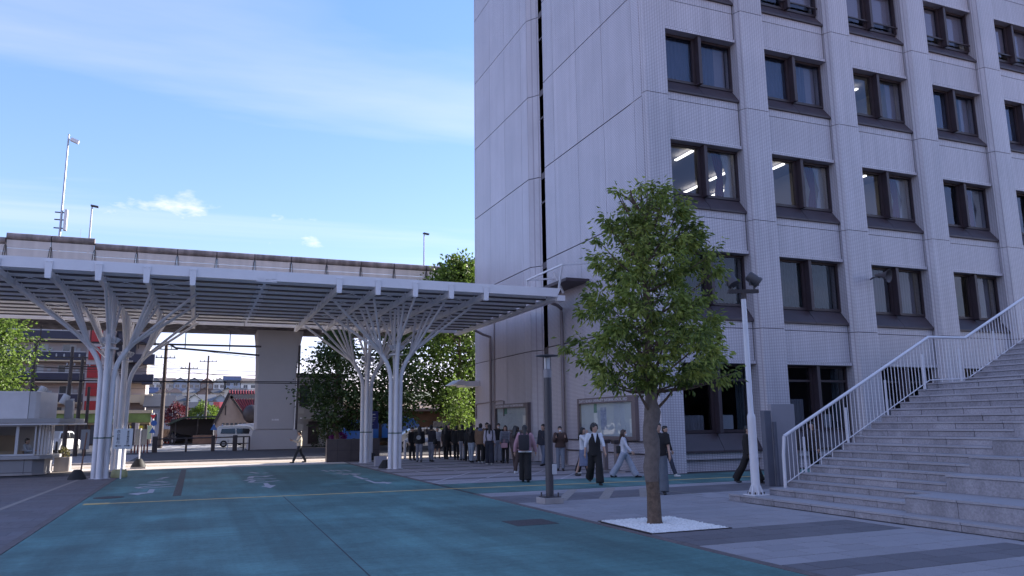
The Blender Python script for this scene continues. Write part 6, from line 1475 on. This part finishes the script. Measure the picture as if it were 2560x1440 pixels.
w = person('person in a cream pullover and dark trousers walking left across the forecourt with a phone', 4.67, 38.68, 1.58, -80, (.56,.47,.36), (.03,.03,.036), legs=(24,4,-18,14), armL=(28,6,75), armR=(25,6,80), jacket=.02); phone(w, 'phone held by the walker in the cream pullover')
person('person in a dark cap and dark clothes at the left end of the waiting crowd', 10.06, 38.07, 1.62, 30, K, (.016,.015,.016), 'cap', legs=(3,0,-3,0), jacket=.012)
a = person('person in a black hoodie with a pale round print, seen from behind', 9.82, 35.86, 1.66, 178, K, GY, 'long', legs=(4,0,-4,2), jacket=.03, hem=.86)
M_ = a['M']; q = MB(); q.lathe([(.085,0),(.105,0),(.105,.006),(.085,.006)], (0,0,0), 20, 0, Matrix.Rotation(R(90),4,'X')); q.lathe([(.02,0),(.055,0),(.055,.006),(.02,.006)], (0,0,0), 14, 0, Matrix.Rotation(R(90),4,'X')); q.v = [tuple(M_ @ (Vector(p)+Vector((-.03,-.165,1.16)))) for p in q.v]; q.build('back_print', mat('print_white',(.4,.4,.4),.8), a['t'])
a = person('person in a navy shirt with one hand raised to the head and blue-grey trousers', 10.41, 35.89, 1.71, 150, (.022,.020,.028), (.17,.18,.22), legs=(5,0,-4,2), armL=(60,40,125), armR=(3,6,10), jacket=.01); bag('shoulder_bag', 'black shoulder bag of the person with the raised hand', a, (.22,-.02,.92), (.10,.26,.24), m_bagk, 'sling')
person('person in a white T-shirt standing behind the raised hand, legs bare', 11.64, 39.0, 1.60, 20, (.40,.41,.45), (.05,.04,.04), tl='short', bt='shorts')
person('person in a long black coat left of centre in the crowd', 11.75, 37.84, 1.68, 160, K, (.014,.013,.014), 'long', jacket=.035, hem=.62)
person('taller person with the face turned this way at the back of the crowd', 12.6, 40.2, 1.76, 20, (.05,.03,.03), K, jacket=.01)
person('broad person in black, back turned, in the middle of the crowd', 11.92, 36.69, 1.67, 170, K, K, jacket=.045, hem=.84, legs=(10,0,-6,4))
person('person in a black top and light grey trousers in the crowd', 12.04, 36.11, 1.72, 165, K, (.26,.26,.29), jacket=.015)
a = person('person all in black carrying a backpack with a pale strap', 12.0, 35.2, 1.58, 175, K, K, 'short', legs=(8,0,-8,5)); bag('backpack', 'black backpack with rounded top in the middle of the crowd', a, (0,-.2,1.2), (.28,.16,.42), m_bagk)
person('person in black top and pale blue jeans beside the brown jacket', 11.75, 33.95, 1.66, 150, K, (.27,.31,.37), 'long', jacket=.01)
a = person('person in a pale grey shirt with a grey bag, partly hidden by the brown jacket', 12.25, 34.5, 1.58, 120, (.34,.36,.40), (.24,.24,.27), 'long'); bag('shoulder_bag', 'grey shoulder bag hanging behind the brown jacket', a, (.2,-.05,.95), (.1,.28,.26), mat('grey_bag',(.08,.08,.09),.8), 'sling')
a = person('person in a brown jacket with a grey-blue hood and black trousers', 11.89, 33.08, 1.76, 165, (.17,.105,.065), K, legs=(3,0,-3,0), jacket=.04, hem=.80, shoe=m_shoew)
q = MB(); q.ell(a['up']((0,-.085,1.42)), (.11,.06,.075), 12, 8); q.v = [tuple(a['M'] @ Vector(p)) for p in q.v]; q.build('hood', cloth((.13,.15,.21)), a['t'], smooth=True)
a = person('person in a white top with dark straps and navy trousers, back turned', 11.87, 31.89, 1.72, 178, (.44,.41,.45), NV, 'pony', legs=(8,0,-6,3), jacket=.008, hem=1.0, shoe=m_shoew, bt='wide')
q = MB()
for s_ in (-1,1): q.tube([a['M'] @ a['up'](p) for p in ((s_*.11,-.125,1.0),(s_*.15,-.13,1.2),(s_*.13,-.09,1.41),(s_*.12,.06,1.44),(s_*.13,.14,1.25))], .022, 6)
q.build('strap', cloth(NV), a['t'])
person('person in a black T-shirt, white mask and pale jeans facing this way', 12.95, 33.59, 1.76, 5, K, (.21,.22,.27), 'short', 'short', mask_=True, bt='wide')
person('person with dark hair just behind the masked one in the black T-shirt', 12.9, 35.0, 1.80, 30, K, K)
a = person('person in a checked shirt holding a pink handbag, facing this way', 12.82, 32.42, 1.66, 0, (.20,.205,.24), (.012,.011,.012), 'long', armL=(10,6,30), armR=(12,8,35), jacket=.014, hem=.88, hairm=HAIRB); bag('handbag', 'pink handbag held in front of the checked shirt', a, (.05,.24,.80), (.30,.12,.22), m_bagp, 'tote')
# checks woven into the shirt: raised bands
q = MB()
for i in range(7): z = .93+.07*i; q.tube([a['M'] @ a['up']((.195*math.cos(t_), .138*math.sin(t_), z)) for t_ in [k*math.pi/8-.1 for k in range(17)]], .008, 4, caps=False)
q.build('shirt_check', cloth((.03,.03,.05)), a['t'])
person('person in a white waistcoat with dark straps at the right end of the crowd', 13.40, 32.42, 1.60, -60, (.46,.47,.50), K, 'short', armL=(20,5,40), armR=(20,5,40), hem=.72, jacket=.01)
a = person('person in a pink jacket and wide black trousers walking away', 9.28, 21.85, 1.70, 172, (.36,.20,.23), (.008,.007,.008), 'pony', bt='wide', legs=(8,2,-8,6), armL=(-4,22,10), armR=(6,20,14), jacket=.035, hem=.92); bag('backpack', 'black backpack on the pink jacket', a, (0,-.24,1.17), (.32,.20,.46), mat('dark_pack',(.018,.016,.022),.8))
q = MB(); q.tube([a['up']((0,0,.885)), a['up']((0,0,.925))], [(.155,.21),(.155,.21)], 16, ref=(0,1,0)); q.v = [tuple(a['M'] @ Vector(p)) for p in q.v]; q.build('shirt_hem', cloth(WH), a['t'])
person('person half hidden behind the pink jacket, white shoes showing', 10.55, 25.71, 1.68, 150, (.06,.04,.04), (.05,.03,.025), 'long', legs=(12,0,-10,8), shoe=m_shoew)
a = person('person in a navy jacket half hidden by the lamp post', 13.4, 29.6, 1.72, -40, NV, DN, legs=(14,2,-12,8), jacket=.03, hem=.84); bag('shoulder_bag', 'brown shoulder bag left of the lamp post', a, (-.26,-.06,1.05), (.12,.30,.26), mat('brown_bag',(.06,.04,.04),.7), 'sling')
a = person('person in a brown jacket and jeans with a mask, looking at a phone', 12.52, 26.16, 1.62, 5, (.055,.03,.024), (.16,.18,.22), 'short', armL=(20,14,105), armR=(20,14,105), mask_=True, jacket=.04, hem=.88, legs=(4,0,-3,2)); phone(a, 'phone held up by the person in the brown jacket')
a = person('person in a white blouse and long blue-grey skirt walking right', 11.95, 23.24, 1.60, 70, (.55,.54,.55), (.13,.15,.22), 'long', bt='longskirt', legs=(12,0,-12,8), armL=(30,15,90), armR=(55,20,120)); bag('tote_bag', 'white tote bag carried by the person in the long skirt', a, (-.26,.02,.98), (.10,.32,.38), m_bagw, 'tote')
person('companion in dark clothes just behind the person in the long skirt', 12.51, 24.3, 1.56, 75, (.07,.06,.07), K, 'pony', bt='wide', legs=(14,0,-12,8), shoe=m_shoew)
a = person('person in a black waistcoat over a white shirt, wearing headphones, walking this way', 10.58, 19.84, 1.73, 12, (.58,.60,.64), (.009,.008,.009), 'short', 'roll', 'wide', legs=(16,8,-14,30), armL=(14,14,10), armR=(-6,16,10), inner=(.010,.009,.010), head_turn=55, hem=.86)
hc_ = a['up']((0,.012,1.575)); q = MB(); q.tube([hc_+Vector((.10*math.cos(t_),-.02,.03+.11*math.sin(t_))) for t_ in [k*math.pi/10 for k in range(11)]], .012, 6)
for s_ in (-1,1): q.ell(hc_+Vector((s_*.095,-.02,.0)), (.025,.04,.045), 10, 6)
q.v = [tuple(a['M'] @ Vector(p)) for p in q.v]; tag(q.build('headphones', m_bagk, smooth=True), 'black headphones on the person in the waistcoat', 'headphones')
a = person('person in a white long-sleeved top, mask and pale wide trousers striding right', 12.72, 21.88, 1.60, 82, (.52,.51,.55), (.29,.31,.37), 'long', bt='wide', legs=(30,4,-26,10), armL=(-30,10,8), armR=(28,10,12), mask_=True, hairm=HAIRB); bag('shoulder_bag', 'dark shoulder bag of the striding person in white', a, (-.20,-.16,.92), (.12,.26,.26), m_bagk, 'sling')
person('person in a black T-shirt and jeans walking behind the tree trunk', 10.61, 16.56, 1.75, 0, (.012,.011,.012), (.10,.115,.14), 'short', 'short', legs=(12,4,-10,12), armL=(10,12,15), armR=(-8,12,15), jacket=.03, bt='wide')
person('person in dark jeans passing behind the tree, sneakers showing', 14.1, 21.6, 1.66, 60, K, (.03,.033,.05), shoe=m_shoew, legs=(20,0,-18,10))
person('person in a loose black suit striding behind the white floodlight pole', 14.57, 18.1, 1.66, 70, (.013,.010,.010), (.012,.010,.010), 'short', bt='wide', legs=(22,2,-24,10), jacket=.05, hem=.74)
person('person in a dark jacket behind the railing, nearer the grey panel', 16.9, 18.9, 1.66, -40, (.035,.028,.028), (.20,.19,.19), 'short', jacket=.04, bt='wide')
person('person in a dark jacket over a white shirt behind the railing', 17.5, 18.7, 1.69, -30, (.030,.022,.022), K, 'long', jacket=.04, hem=.80)
person('person in a dark coat farther up behind the railing', 20.6, 19.2, 1.64, -80, (.02,.016,.018), K, 'long', jacket=.04)
person('guard seated at the gate house window', -6.15, 36.0, 1.62, 60, (.38,.40,.45), (.05,.05,.07), sit=True, legs=(85,85,85,85), armL=(35,8,60), armR=(35,8,60), z0=-.22)
# bake the figures to plain meshes and add fingers, eyes and mouths
bpy.context.view_layer.update(); dg = bpy.context.evaluated_depsgraph_get()
for o, ex, M in BAKE:
    me = D.meshes.new_from_object(o.evaluated_get(dg))
    if ex:
        fing, eyes, lip, HM = ex; bm = bmesh.new(); bm.from_mesh(me)
        def join(q, mi):
            vv = [bm.verts.new(M @ Vector(p)) for p in q.v]
            for f in q.f:
                try: ff = bm.faces.new([vv[i] for i in f]); ff.material_index = mi; ff.smooth = True
                except ValueError: pass
        for pts, rd in fing: q = MB(); q.tube(pts, rd, 6); join(q, 0)
        for p, _ in eyes: q = MB(); q.ell(p, (.012,.010,.007), 8, 5); join(q, 1)
        q = MB(); q.ell(lip, (.022,.007,.007), 8, 5); join(q, 2)
        bm.to_mesh(me); bm.free()
        me.materials.clear()
        for m_ in (SKIN, m_eye, m_lip): me.materials.append(m_)
    o.modifiers.clear(); old = o.data; o.data = me; me.name = o.name
    for p in me.polygons: p.use_smooth = True
